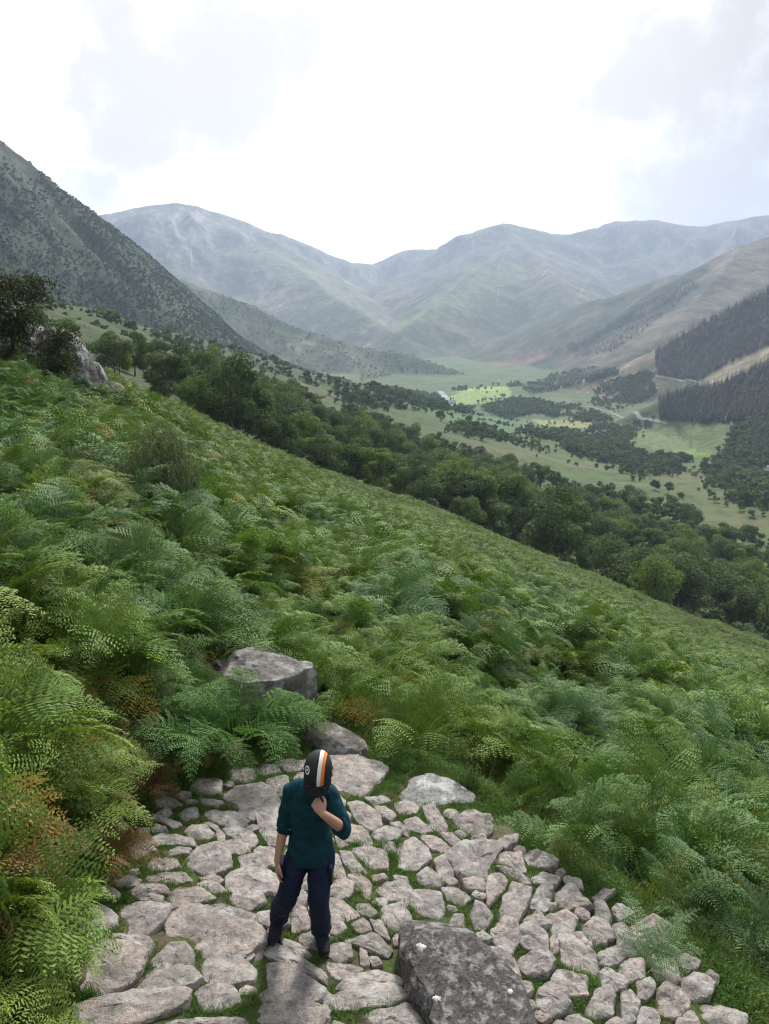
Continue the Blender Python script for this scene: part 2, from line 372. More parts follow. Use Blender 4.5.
# soil and short grass of the footpath
inp = SD < .5
pc = mixc(np.broadcast_to(C(.055,.080,.022), (inp.sum(), 3)), C(.105,.082,.058), np.clip(.15+1.7*fbm(Xg[inp]/.28, Yg[inp]/.28, .3, 3), 0, 1))
col[inp] = mixc(col[inp], pc, (1-sstep(0, .5, SD[inp]))) if False else pc

# ------------------------------------------------------------------ terrain meshes
def ground_mat(name, sc, rough, bump, dist):
    m = bpy.data.materials.new(name); m.use_nodes = True; t = m.node_tree
    b = t.nodes['Principled BSDF']; b.inputs['Roughness'].default_value = rough; b.inputs['Specular IOR Level'].default_value = .2
    at = N(t, 'ShaderNodeAttribute', attribute_name='Col')
    geo = N(t, 'ShaderNodeNewGeometry')
    n_ = N(t, 'ShaderNodeTexNoise'); n_.inputs['Scale'].default_value = sc; n_.inputs['Detail'].default_value = 8; n_.inputs['Roughness'].default_value = .65
    t.links.new(geo.outputs['Position'], n_.inputs['Vector'])
    mr = N(t, 'ShaderNodeMapRange'); mr.inputs[1].default_value = .3; mr.inputs[2].default_value = .7; mr.inputs[3].default_value = .5; mr.inputs[4].default_value = 1.5
    t.links.new(n_.outputs[0], mr.inputs[0])
    mu = N(t, 'ShaderNodeVectorMath', operation='SCALE'); t.links.new(at.outputs['Color'], mu.inputs[0]); t.links.new(mr.outputs[0], mu.inputs['Scale'])
    t.links.new(mu.outputs[0], b.inputs['Base Color'])
    bp = N(t, 'ShaderNodeBump'); bp.inputs['Strength'].default_value = bump; bp.inputs['Distance'].default_value = dist
    t.links.new(n_.outputs[0], bp.inputs['Height']); t.links.new(bp.outputs[0], b.inputs['Normal'])
    return m
M_hill = ground_mat('bracken_ground', 3.0, .95, .6, .2)
M_path = ground_mat('path_soil', 22.0, .95, .8, .02)
M_val = ground_mat('valley_grass', .12, .95, .5, 3.0)
M_mtn = ground_mat('mountain_turf', .022, .95, .8, 14.0)
nA, nR = Z.shape
ii, jj = np.meshgrid(np.arange(nA), np.arange(nR-1), indexing='ij')
i2 = (ii+1) % nA
quads = np.stack([ii*nR+jj, ii*nR+jj+1, i2*nR+jj+1, i2*nR+jj], -1).reshape(-1, 4)
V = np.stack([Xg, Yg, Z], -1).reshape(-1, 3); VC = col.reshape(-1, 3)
part = np.zeros(Z.shape, int)
part[LR > np.maximum(D_r[:, None], 560)] = 1
part = np.where(CL > 0, CL+1, part)
part[SD < 0] = 20
fp = part.reshape(-1)[quads[:, 0]]
def build_grid(name, mask, mat, kind, label):
    q = quads[mask]
    if len(q) == 0: return
    u_, inv = np.unique(q, return_inverse=True); inv = inv.reshape(-1)
    me = bpy.data.meshes.new(name); nv = len(u_); nf = len(q)
    me.vertices.add(nv); me.vertices.foreach_set('co', V[u_].astype(np.float32).ravel())
    me.loops.add(nf*4); me.loops.foreach_set('vertex_index', inv.astype(np.int32))
    me.polygons.add(nf); me.polygons.foreach_set('loop_start', np.arange(0, nf*4, 4, dtype=np.int32))
    me.polygons.foreach_set('use_smooth', np.ones(nf, bool))
    a = me.color_attributes.new('Col', 'FLOAT_COLOR', 'POINT')
    a.data.foreach_set('color', np.concatenate([VC[u_], np.ones((nv, 1))], 1).astype(np.float32).ravel())
    me.update(); me.materials.append(mat)
    return tag(link(bpy.data.objects.new(name, me)), label, None, None, kind)
build_grid('hillside', fp == 0, M_hill, 'structure', None)
build_grid('footpath', fp == 20, M_path, 'structure', None)
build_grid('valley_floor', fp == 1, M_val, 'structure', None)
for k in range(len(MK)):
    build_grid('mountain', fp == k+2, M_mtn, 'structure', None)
# ------------------------------------------------------------------ helpers
def mesh_np(name, v, f, mats=None, smooth=False, mi=None, col=None):
    me = bpy.data.meshes.new(name)
    v = np.asarray(v, np.float32)
    if isinstance(f, np.ndarray):
        nf, k = f.shape
        me.vertices.add(len(v)); me.vertices.foreach_set('co', v.ravel())
        me.loops.add(nf*k); me.loops.foreach_set('vertex_index', f.astype(np.int32).ravel())
        me.polygons.add(nf); me.polygons.foreach_set('loop_start', np.arange(0, nf*k, k, dtype=np.int32))
    else:
        me.from_pydata(v.tolist(), [], f); nf = len(f)
    if smooth: me.polygons.foreach_set('use_smooth', np.ones(nf, bool))
    if mi is not None: me.polygons.foreach_set('material_index', np.asarray(mi, np.int32))
    if col is not None:
        a = me.color_attributes.new('Col', 'FLOAT_COLOR', 'POINT')
        a.data.foreach_set('color', np.concatenate([col, np.ones((len(v), 1))], 1).astype(np.float32).ravel())
    me.update(calc_edges=True)
    for m in (mats or []): me.materials.append(m)
    return me
def objm(name, me, parent=None, loc=None):
    o = bpy.data.objects.new(name, me); link(o, parent)
    if loc is not None: o.location = loc
    return o
def empty(name, loc, rz=0):
    o = bpy.data.objects.new(name, None); link(o); o.location = loc; o.rotation_euler.z = rz; o.empty_display_size = .2; return o
class MB:
    def __init__(s): s.v = []; s.f = []; s.mi = []; s.n = 0
    def add(s, v, f, mi=0):
        v = np.asarray(v, float).reshape(-1, 3); s.v.append(v); s.f += [tuple(int(i)+s.n for i in q) for q in f]; s.mi += [mi]*len(f); s.n += len(v)
    def box(s, x0, x1, y0, y1, z0, z1, mi=0, M=None):
        v = np.array([(x, y, z) for z in (z0, z1) for y in (y0, y1) for x in (x0, x1)], float)
        if M is not None: v = v@np.array(M.to_3x3()).T+np.array(M.translation)
        s.add(v, [(0,2,3,1),(4,5,7,6),(0,1,5,4),(2,6,7,3),(0,4,6,2),(1,3,7,5)], mi)
    def tube(s, P, rad, n=6, mi=0, cap=True):
        P = np.asarray(P, float); rad = np.broadcast_to(rad, (len(P),)).astype(float)
        T = np.gradient(P, axis=0); T /= np.linalg.norm(T, axis=1)[:, None]+1e-9
        up = np.array([0, 0, 1.]) if abs(T[0, 2]) < .9 else np.array([1., 0, 0])
        A = np.cross(T, up); A /= np.linalg.norm(A, axis=1)[:, None]+1e-9; B = np.cross(T, A)
        th = np.arange(n)/n*2*math.pi
        v = P[:, None]+rad[:, None, None]*(np.cos(th)[None, :, None]*A[:, None]+np.sin(th)[None, :, None]*B[:, None])
        m = len(P); f = [(i*n+j, i*n+(j+1) % n, (i+1)*n+(j+1) % n, (i+1)*n+j) for i in range(m-1) for j in range(n)]
        if cap: f += [tuple(range(n-1, -1, -1)), tuple((m-1)*n+j for j in range(n))]
        s.add(v, f, mi)
    def mesh(s, name, mats, smooth=False): 
        return mesh_np(name, np.concatenate(s.v), s.f, mats, smooth, s.mi)
    def build(s, name, mats, parent=None, smooth=False, loc=None):
        return objm(name, s.mesh(name, mats if isinstance(mats, list) else [mats], smooth), parent, loc)

def mat_simple(name, c, rough=.8, spec=.3):
    m = bpy.data.materials.new(name); m.use_nodes = True; b = m.node_tree.nodes['Principled BSDF']
    b.inputs['Base Color'].default_value = (*c, 1); b.inputs['Roughness'].default_value = rough; b.inputs['Specular IOR Level'].default_value = spec
    return m
def noise_node(t, sc, det=6, rough=.6, vec=None, dist=0):
    n = N(t, 'ShaderNodeTexNoise'); n.inputs['Scale'].default_value = sc; n.inputs['Detail'].default_value = det; n.inputs['Roughness'].default_value = rough; n.inputs['Distortion'].default_value = dist
    if vec is not None: t.links.new(vec, n.inputs['Vector'])
    return n
def ramp(t, fac, stops):
    r = N(t, 'ShaderNodeValToRGB'); el = r.color_ramp.elements
    while len(el) < len(stops): el.new(.5)
    for e_, (p, c) in zip(el, stops): e_.position = p; e_.color = (*c, 1) if len(c) == 3 else c
    t.links.new(fac, r.inputs[0]); return r
def mixrgb(t, fac, a, b, mode='MIX'):
    m = N(t, 'ShaderNodeMix', data_type='RGBA', blend_type=mode)
    for sock, v in ((m.inputs[0], fac), (m.inputs[6], a), (m.inputs[7], b)):
        if isinstance(v, (int, float)): sock.default_value = v
        elif isinstance(v, tuple): sock.default_value = (*v, 1)
        else: t.links.new(v, sock)
    return m.outputs[2]

def rock_mat(name, base, dark, pale, lichen=.5, darkamt=.45, sc=1.0, bump=.6):
    """speckled granite: crystals, dark algae in hollows of the noise, pale lichen blotches"""
    m = bpy.data.materials.new(name); m.use_nodes = True; t = m.node_tree; b = t.nodes['Principled BSDF']
    b.inputs['Roughness'].default_value = .88; b.inputs['Specular IOR Level'].default_value = .25
    geo = N(t, 'ShaderNodeNewGeometry'); P = geo.outputs['Position']
    oi = N(t, 'ShaderNodeObjectInfo')
    n1 = noise_node(t, 7*sc, 8, .62, P); n2 = noise_node(t, 26*sc, 6, .7, P, .3); n3 = noise_node(t, 120*sc, 3, .7, P); n4 = noise_node(t, 9*sc, 8, .68, P, 0)
    tint = ramp(t, oi.outputs['Random'], [(0, tuple(c*.72 for c in base)), (.3, base), (.55, (base[0]*1.12, base[1]*.98, base[2]*.92)), (.8, tuple(c*1.18 for c in base)), (1, (base[0]*1.15, base[1]*1.05, base[2]*.98))])
    c = mixrgb(t, ramp(t, n1.outputs[0], [(.38, (0,0,0)), (.62, (1,1,1))]).outputs[0], tint.outputs[0], tuple(x*.62 for x in base), 'MIX')
    c = mixrgb(t, ramp(t, n2.outputs[0], [(.48, (0,0,0)), (.62, (darkamt,)*3)]).outputs[0], c, dark)
    c = mixrgb(t, ramp(t, n4.outputs[0], [(.50, (0,0,0)), (.60, (lichen,)*3)]).outputs[0], c, pale)
    c = mixrgb(t, ramp(t, n3.outputs[0], [(.3, (.65,)*3), (.5, (0,0,0))]).outputs[0], c, dark)
    t.links.new(c, b.inputs['Base Color'])
    hsum = N(t, 'ShaderNodeMath', operation='ADD'); t.links.new(n2.outputs[0], hsum.inputs[0]); t.links.new(n1.outputs[0], hsum.inputs[1])
    h2 = N(t, 'ShaderNodeMath', operation='MULTIPLY_ADD'); t.links.new(n3.outputs[0], h2.inputs[0]); h2.inputs[1].default_value = .3; t.links.new(hsum.outputs[0], h2.inputs[2])
    bp = N(t, 'ShaderNodeBump'); bp.inputs['Strength'].default_value = bump; bp.inputs['Distance'].default_value = .03/sc; t.links.new(h2.outputs[0], bp.inputs['Height']); t.links.new(bp.outputs[0], b.inputs['Normal'])
    return m
M_stone = rock_mat('path_granite', (.385, .345, .315), (.10, .095, .09), (.50, .49, .46), .55, .55)
M_dark = rock_mat('dark_boulder', (.15, .142, .14), (.028, .027, .028), (.40, .39, .37), .75, .8, 1.6, 1.0)
M_grey = rock_mat('grey_boulder', (.235, .22, .20), (.075, .07, .065), (.48, .47, .45), .7, .6, .8, .9)
M_white = rock_mat('white_slab', (.42, .41, .40), (.11, .11, .11), (.62, .62, .61), .8, .6, .8)
M_crag = rock_mat('crag', (.20, .185, .175), (.05, .048, .045), (.55, .54, .55), .9, .7, .16, .9)

# ------------------------------------------------------------------ the paving stones of the path
S = 3.845
def T(ox, oy, sc=S): return lambda pts: [(ox+a/sc, oy+b/sc) for a, b in pts]
tiles = [
 (T(60,740), [
 [(630,230),(680,195),(769,188),(805,205),(845,260),(840,350),(765,345),(760,300),(690,290),(650,260)],
 [(350,235),(400,220),(450,235),(470,255),(420,265),(360,255)],[(520,215),(560,225),(625,245),(600,260),(540,250)],
 [(455,290),(490,265),(525,265),(530,300),(480,310)],[(320,285),(350,283),(460,325),(430,340),(390,320),(340,300)],
 [(290,340),(345,345),(340,360),(300,358)],[(550,280),(600,275),(685,290),(715,315),(690,340),(620,325),(570,305)],
 [(345,385),(400,362),(460,370),(530,388),(525,410),(440,402),(370,408)],[(480,350),(510,330),(560,335),(590,365),(560,385),(500,375)],
 [(548,325),(590,325),(630,360),(630,390),(608,390),(592,350)],[(630,345),(680,340),(750,375),(750,415),(710,400),(650,370)],
 [(255,410),(340,402),(370,430),(330,440),(290,460),(260,435)],[(398,430),(440,415),(500,422),(490,445),(430,445)],
 [(490,455),(540,420),(600,408),(645,440),(650,490),(600,510),(550,515),(510,490)],[(612,402),(660,388),(708,402),(725,430),(690,440),(645,432)],
 [(335,480),(370,462),(440,465),(460,485),(430,500),(350,502)],[(190,465),(240,465),(260,485),(210,488)],[(265,505),(300,500),(310,520),(275,530)],
 [(320,530),(400,520),(470,520),(500,545),(460,555),(390,560),(340,545)],[(205,540),(260,528),(310,545),(290,565),(220,560)],
 [(692,450),(750,448),(800,475),(790,500),(704,495)],[(650,522),(700,502),(790,508),(840,540),(830,580),(740,595),(650,575)],
 [(540,535),(590,520),(625,545),(600,560),(560,555)],[(692,360),(740,370),(752,410),(712,430),(690,410)]]),
 (T(240,740), [
 [(85,365),(150,360),(150,410),(110,400)],[(55,430),(90,410),(130,420),(140,490),(100,480),(62,450)],[(100,155),(180,150),(185,190),(150,215),(105,185)],
 [(330,80),(430,72),(520,90),(555,120),(520,165),(470,205),(400,200),(350,160)],[(420,250),(460,245),(530,290),(540,330),(500,340),(450,310)],
 [(590,245),(640,238),(685,265),(670,285),(620,280)],[(480,222),(560,222),(575,240),(520,248)],[(520,257),(560,264),(600,290),(580,305),(530,290)],
 [(630,310),(680,305),(735,350),(700,362),(650,340)],[(510,360),(560,337),(618,357),(600,385),(550,390),(515,375)],[(575,325),(612,322),(650,350),(640,368),(605,345)],
 [(370,343),(440,330),(490,362),(462,392),(405,390)],[(365,368),(395,392),(418,410),(380,418)],[(455,372),(492,372),(515,410),(463,405)],
 [(430,425),(480,415),(555,440),(560,490),(500,490),(450,450)],[(545,400),(590,395),(605,440),(562,435)],[(385,437),(420,437),(485,508),(432,515),(402,480)],
 [(350,442),(378,447),(408,530),(355,520)],[(417,527),(460,522),(505,560),(500,615),(450,578)],[(350,560),(390,537),(432,560),(430,600),(380,610),(350,590)],
 [(505,522),(550,517),(565,535),(520,545)],[(680,530),(718,497),(767,530),(760,562),(700,555)],[(590,520),(640,530),(650,568),(600,545)],[(562,560),(620,552),(658,580),(640,612),(565,607),(535,578)]]),
 (T(400,760), [
 [(92,190),(130,186),(185,265),(150,273),(110,250)],[(210,237),(270,214),(345,240),(345,278),(300,296),(240,270)],[(270,300),(322,300),(335,330),(290,327)],
 [(80,302),(138,300),(195,345),(180,360),(120,345)],[(152,282),(200,287),(235,320),(200,330)],[(0,332),(50,312),(100,345),(113,380),(60,410),(0,413)],
 [(190,377),(240,333),(365,333),(378,352),(330,418),(330,450),(240,450),(215,420)],[(370,312),(400,287),(450,300),(445,330),(410,350)],
 [(387,372),(460,377),(482,437),(440,442),(387,410)],[(477,377),(530,362),(600,402),(580,428),(500,410)],[(130,387),(180,372),(205,440),(160,455)],
 [(65,450),(100,422),(150,452),(150,483),(90,473)],[(237,472),(290,459),(328,480),(320,508),(262,503)],[(160,492),(210,492),(268,535),(230,560),(180,540)],
 [(343,445),(395,455),(412,480),(388,520),(340,568),(332,500)],[(372,422),(420,432),(500,477),(490,490),(420,455)],[(507,462),(545,442),(610,467),(590,488),(522,480)],
 [(625,462),(690,467),(703,508),(655,498)],[(432,492),(498,512),(488,570),(450,618),(372,608),(402,540)],[(512,532),(552,492),(588,512),(568,570),(550,588),(497,570)],
 [(597,517),(658,502),(698,550),(728,578),(640,573),(602,553)],[(42,512),(90,502),(150,522),(163,580),(140,608),(62,588),(37,545)],[(-10,482),(25,492),(33,560),(-8,568)]]),
 (T(400,880), [
 [(272,150),(290,102),(320,112),(353,155),(330,188),(292,198)],[(187,162),(210,138),(243,147),(250,218),(202,190)],[(352,215),(400,167),(445,182),(458,230),(420,288),(372,258)],
 [(477,160),(530,134),(578,183),(550,188),(490,183)],[(562,152),(640,137),(678,170),(650,218),(592,213)],[(457,197),(510,188),(568,230),(568,273),(500,263),(467,240)],
 [(462,315),(520,284),(570,292),(588,335),(560,373),(500,368),(467,345)],[(612,237),(658,237),(740,302),(753,345),(735,388),(690,368),(632,320)],
 [(657,213),(700,218),(738,270),(720,278),(680,248)],[(687,192),(740,167),(788,202),(788,258),(742,253),(704,215)],[(577,237),(603,228),(608,278),(577,288)],
 [(577,102),(598,102),(600,123),(577,123)],[(0,502),(60,502),(98,520),(98,560),(0,560)]]),
 (T(570,840,3.864), [
 [(92,257),(130,252),(158,310),(140,338),(102,310)],[(37,340),(90,317),(130,332),(163,395),(110,408),(62,385)],[(167,352),(210,342),(258,400),(273,440),(230,463),(192,420)],
 [(82,225),(130,202),(173,212),(150,230),(110,240)],[(102,457),(180,424),(213,465),(160,498),(122,490)],[(242,340),(320,312),(378,350),(358,400),(320,423),(272,390)],
 [(177,512),(230,477),(283,502),(283,545),(222,558)],[(107,522),(150,517),(218,560),(208,588),(150,588),(112,560)],[(302,482),(335,452),(400,472),(418,540),(380,578),(332,545)],
 [(432,547),(490,532),(548,580),(528,618),(462,623),(432,595)],[(337,602),(370,572),(430,612),(458,665),(400,688),(337,660)],[(257,562),(310,552),(328,590),(290,628),(262,610)],
 [(197,622),(230,607),(268,640),(248,708),(202,700)],[(62,660),(100,602),(150,592),(168,620),(160,678),(82,688)],[(272,662),(330,672),(338,735),(262,735)],[(420,692),(470,682),(498,735),(402,735)]]),
 (T(60,880), [
 [(132,42),(180,24),(228,50),(218,68),(152,60)],[(272,37),(330,20),(413,37),(408,60),(350,53),(282,53)],[(290,62),(320,52),(393,67),(388,90),(312,80)],
 [(412,70),(450,37),(530,42),(588,75),(510,103),(432,100)],[(527,25),(555,8),(610,22),(643,50),(590,55)],[(647,75),(690,37),(769,57),(788,90),(710,113)],
 [(112,105),(160,102),(213,140),(218,190),(160,200),(112,180)],[(234,97),(320,94),(413,120),(398,160),(330,213),(247,205)],[(335,92),(400,90),(460,108),(425,118)],
 [(402,200),(450,132),(490,112),(560,122),(640,152),(740,192),(767,230),(738,288),(640,298),(560,288),(520,240),(430,225)],[(572,108),(620,94),(700,120),(767,150),(740,163),(642,143)],
 [(102,202),(180,217),(320,222),(368,268),(330,283),(262,243),(130,232)],[(42,370),(110,292),(150,250),(260,254),(318,300),(298,350),(250,408),(180,423),(62,418)],
 [(362,300),(420,252),(480,250),(508,290),(508,328),(367,328)],[(297,410),(330,352),(400,336),(500,348),(543,400),(480,423),(360,433)],[(552,332),(600,297),(690,312),(743,350),(738,388),(650,413),(562,400)],
 [(522,430),(600,412),(660,420),(688,470),(620,498),(562,498)],[(27,502),(90,464),(250,449),(440,439),(468,452),(458,498),(330,538),(150,568),(62,558)],[(402,555),(500,540),(680,545),(698,570),(500,590),(392,578)]]),
 (T(240,880), [
 [(15,522),(60,494),(250,484),(318,510),(318,560),(22,585)],[(-5,167),(50,167),(78,210),(60,238),(0,218)],[(-25,236),(28,252),(53,290),(30,308),(-30,298)],
 [(62,132),(118,122),(128,183),(82,170)],[(0,122),(58,142),(48,162),(-50,160)],[(162,227),(230,252),(278,298),(240,298),(172,260)],[(97,277),(150,257),(230,302),(338,377),(310,388),(230,350),(120,300)],
 [(112,332),(180,332),(280,402),(338,440),(240,473),(82,478),(77,442),(120,420)],[(312,460),(430,424),(560,414),(648,460),(560,488),(440,498),(342,493)],[(382,408),(440,362),(520,352),(600,382),(623,418),(560,408),(440,420)],
 [(432,550),(520,512),(640,497),(708,520),(708,570),(452,573)],[(332,82),(380,77),(453,140),(420,158),(342,138)],[(337,143),(380,143),(408,190),(370,208),(337,190)],
 [(402,235),(480,222),(518,212),(578,270),(560,288),(480,260)],[(447,97),(490,97),(528,130),(500,143),(457,125)],[(547,112),(620,100),(653,150),(648,190),(592,193),(547,150)],
 [(527,42),(570,17),(628,27),(643,78),(600,88),(542,60)],[(352,252),(420,252),(428,300),(380,318),(332,290)],[(332,322),(400,332),(468,342),(400,388),(352,370)],
 [(497,302),(530,297),(548,330),(512,333)],[(202,132),(250,112),(268,180),(202,198)],[(462,272),(488,282),(498,328),(462,328)],[(502,152),(548,165),(576,235),(522,200)]]),
]
STONES = []
for tf, L in tiles:
    for p in L: STONES.append(np.array(tf(p)))
BOULDER_PX = np.array([(400+a/S, 880+b/S) for a, b in [(10,290),(15,205),(50,180),(140,183),(220,218),(270,250),(420,370),(540,480),(620,560),(640,700),(100,700),(140,520),(60,450),(30,350)]])
def area(p): x, y = p[:, 0], p[:, 1]; return .5*abs(np.dot(x, np.roll(y, -1))-np.dot(y, np.roll(x, -1)))
def resample(p, n):
    q = np.vstack([p, p[:1]]); d = np.r_[0, np.cumsum(np.linalg.norm(np.diff(q, axis=0), axis=1))]
    s_ = np.linspace(0, d[-1], n, endpoint=False); return np.stack([np.interp(s_, d, q[:, i]) for i in range(2)], 1)
def chaikin(p, n=1, a=.22):
    for _ in range(n):
        q = np.roll(p, -1, 0); p = np.stack([p*(1-a)+q*a, p*a+q*(1-a)], 1).reshape(-1, 2)
    return p
def facet(v, planes):
    for nx, ny, nz, d in planes:
        n_ = np.array([nx, ny, nz], float); n_ /= np.linalg.norm(n_)
        e_ = np.clip(v@n_-d, 0, None); v = v-e_[:, None]*n_*.93
    return v
def make_stone(poly_xy, hgt, seed, nring=9, npt=64, tilt=None, dome=.35, rough=1.0):
    """one laid stone: irregular outline, worn top, broken shoulders, root below the soil; coordinates relative to its centre"""
    r_ = np.random.default_rng(seed)
    c = poly_xy.mean(0); p = resample(chaikin(poly_xy-c, 1, .09), npt); size = math.sqrt(area(p))
    tl = r_.normal(size=2)*.05 if tilt is None else np.array(tilt)
    prof = [(1.0, -.10), (1.03, -.02), (1.03, .3*hgt), (1.015, .62*hgt), (.985, .86*hgt), (.93, .99*hgt), (.84, 1.03*hgt), (.72, 1.04*hgt), (.56, 1.05*hgt+dome*.01), (.38, 1.05*hgt+dome*.015), (.18, 1.05*hgt+dome*.015)]
    v = []
    for k, (s_, z_) in enumerate(prof):
        jit = 1+.02*r_.normal(size=(npt, 1))*(k > 1)*(k < 6)
        q = p*s_*jit; z = np.full(npt, z_)
        v.append(np.column_stack([q, z]))
    v.append(np.array([[0, 0, 1.04*hgt+dome*.037]])); v = np.vstack(v)
    wx_, wy_ = v[:, 0]+c[0], v[:, 1]+c[1]
    k_ = np.clip(v[:, 2]/max(hgt, .01), 0, 1)
    am = min(.06, size*.10)*rough
    big = fbm(wx_/(.55*size+.04), wy_/(.55*size+.04), seed*.37, 2)
    stp = np.round(big*1.6)/1.6*.5+big*.5
    v[:, 2] += k_*(am*stp*.55+.007*rough*fbm(wx_/.05, wy_/.05, seed*.7, 3))+k_*(v[:, 0]*tl[0]+v[:, 1]*tl[1])
    h_ = fbm(wx_/.09, wy_/.09, v[:, 2]/.09+seed, 2)*.008*rough
    rr_ = np.linalg.norm(v[:, :2], axis=1)+1e-6; v[:, :2] *= (1+h_/rr_*k_)[:, None]
    pl = []
    for q_ in range(6):
        a_ = r_.random()*6.283; ti_ = r_.uniform(.12, .45) if q_ < 3 else r_.uniform(.9, 1.5); e_ = np.array([math.cos(a_)*math.sin(ti_), math.sin(a_)*math.sin(ti_), math.cos(ti_)])
        top_ = v[v[:, 2] > .3*hgt]; mxx = (top_@e_).max(); mn_ = np.median(top_@e_); pl.append((*e_, mxx-(mxx-mn_)*r_.uniform(.05, .30)*(.6 if q_ > 2 else 1)))
    low = v[:, 2] < 0; v = np.where(low[:, None], v, facet(v, pl))
    f = []
    n = npt
    for i in range(len(prof)-1):
        for j in range(n): f.append((i*n+j, i*n+(j+1) % n, (i+1)*n+(j+1) % n, (i+1)*n+j))
    top = len(prof)*n; i = len(prof)-1
    for j in range(n): f.append((i*n+j, i*n+(j+1) % n, top))
    f.append(tuple(range(n-1, -1, -1)))
    return c, v, f, size
STW = []                                     # outlines in plan, for keeping grass off
bands = [(0, 776, 'cap'), (776, 806, 'shoulders'), (806, 834, 'elbows'), (834, 860, 'waist'), (860, 884, 'hanging hand'), (884, 908, 'knees'), (908, 934, 'shins'), (934, 962, 'boots'), (962, 994, 'stony ground just below the boots'), (994, 1100, 'bottom edge of the photo')]
info = []
for k, px in enumerate(STONES):
    cen = px.mean(0); u = px.copy()
    u[:, 1] += 1.5                              # outline traced at the worn top edge, which stands above the soil
    w_ = at_path(u[:, 0], u[:, 1]); w_ = w_.mean(0)+(w_-w_.mean(0))*1.17; a_ = area(w_)
    info.append((k, cen, w_, a_))
# small packing stones wedged between the big ones
_zone = at_path(np.array([100,135,165,250,300,345,385,470,520,590,650,720,735,400,80]), np.array([930,850,800,772,762,775,800,815,850,890,935,985,1060,1080,1060]))
_seg = [q[2] for q in info]+[at_path(BOULDER_PX[:, 0]-4, BOULDER_PX[:, 1]+22), at_path(np.array([394,412,440,472,474,440,404]), np.array([803,786,782,800,808,810,808]))]
gx, gy = np.meshgrid(np.arange(-2.6, 3.2, .025), np.arange(2.9, 6.6, .025)); gx = gx.ravel(); gy = gy.ravel()
ok = sdist(_zone, gx, gy) < -.03; gx, gy = gx[ok], gy[ok]
cl = np.full(gx.shape, 9.0)
for q in _seg:
    nr = (np.abs(gx-q[:, 0].mean()) < np.ptp(q[:, 0])/2+.4) & (np.abs(gy-q[:, 1].mean()) < np.ptp(q[:, 1])/2+.4)
    cl[nr] = np.minimum(cl[nr], sdist(q, gx[nr], gy[nr]))
kk = len(info); _r = np.random.default_rng(77)
while kk < 262:
    j = int(np.argmax(cl*(1+.25*_r.random(len(cl))))); rad = cl[j]
    if rad < .044: break
    rad = min(rad, .13)
    th = np.arange(6)/6*2*math.pi+_r.random()*6+_r.normal(size=6)*.18; q = np.stack([np.cos(th), np.sin(th)], 1)*(rad*(1.02+.22*_r.normal(size=(6, 1)).clip(-1, 1)))*[1.12, .95]+[gx[j], gy[j]]
    cx_, cy_, _ = project(np.array([gx[j], gy[j], z_path(gx[j], gy[j])]))
    info.append((kk, np.array([cx_, cy_]), q, area(q))); kk += 1
    cl = np.minimum(cl, sdist(q, gx, gy))
ORD = {0:'leftmost',1:'second',2:'third',3:'fourth',4:'fifth',5:'sixth',6:'seventh',7:'eighth',8:'ninth',9:'tenth',10:'eleventh',11:'twelfth',12:'thirteenth',13:'fourteenth',14:'fifteenth',15:'sixteenth',16:'seventeenth',17:'eighteenth',18:'nineteenth',19:'twentieth',20:'twenty-first',21:'twenty-second',22:'twenty-third',23:'twenty-fourth',24:'twenty-fifth',25:'twenty-sixth',26:'twenty-seventh'}
_o1 = ['', 'first', 'second', 'third', 'fourth', 'fifth', 'sixth', 'seventh', 'eighth', 'ninth']
for q_ in range(27, 59):
    n_ = q_+1; ORD[q_] = {3: 'thirtieth', 4: 'fortieth', 5: 'fiftieth'}[n_//10] if n_ % 10 == 0 else {2: 'twenty-', 3: 'thirty-', 4: 'forty-', 5: 'fifty-'}[n_//10]+_o1[n_ % 10]
for lo, hi, bn_ in bands:
    row = sorted([q for q in info if lo <= q[1][1] < hi], key=lambda q: q[1][0])
    for i, (k, cen, w_, a_) in enumerate(row):
        hgt = float(np.clip(.020+.05*math.sqrt(a_)*.45, .020, .042))
        right = cen[0] > 470
        if right: hgt += .018
        c, v, f, size = make_stone(w_, hgt, k+1, rough=1.0+(.5 if right else 0), tilt=None if not right else tuple(np.random.default_rng(k).normal(size=2)*.11))
        STW.append(w_)
        me = mesh_np('paving_stone', v, f, [M_stone], True); me.set_sharp_from_angle(angle=R(26))
        o = objm('paving_stone', me, None, (c[0], c[1], float(z_path(c[0], c[1]))))
        ratio = np.ptp(w_[:, 0])/max(np.ptp(w_[:, 1]), .01)
        sz = 'very large' if a_ > .16 else 'large' if a_ > .075 else 'medium' if a_ > .03 else 'small'
        sh = 'long' if ratio > 2.2 else 'broad' if ratio > 1.3 else 'upright' if ratio < .7 else 'blocky'
        om = ORD.get(i, 'one')
        pos = ('leftmost' if i == 0 else 'rightmost' if i == len(row)-1 else om+' from left')
        whose = "just below the boots" if 'ground' in bn_ else "along the photo's bottom edge" if 'edge' in bn_ else f"level with the boy's {bn_}"
        tag(o, f"{sz} {sh} grey stone, {pos} in row {whose}", 'paving stone', 'granite stones paving the footpath')

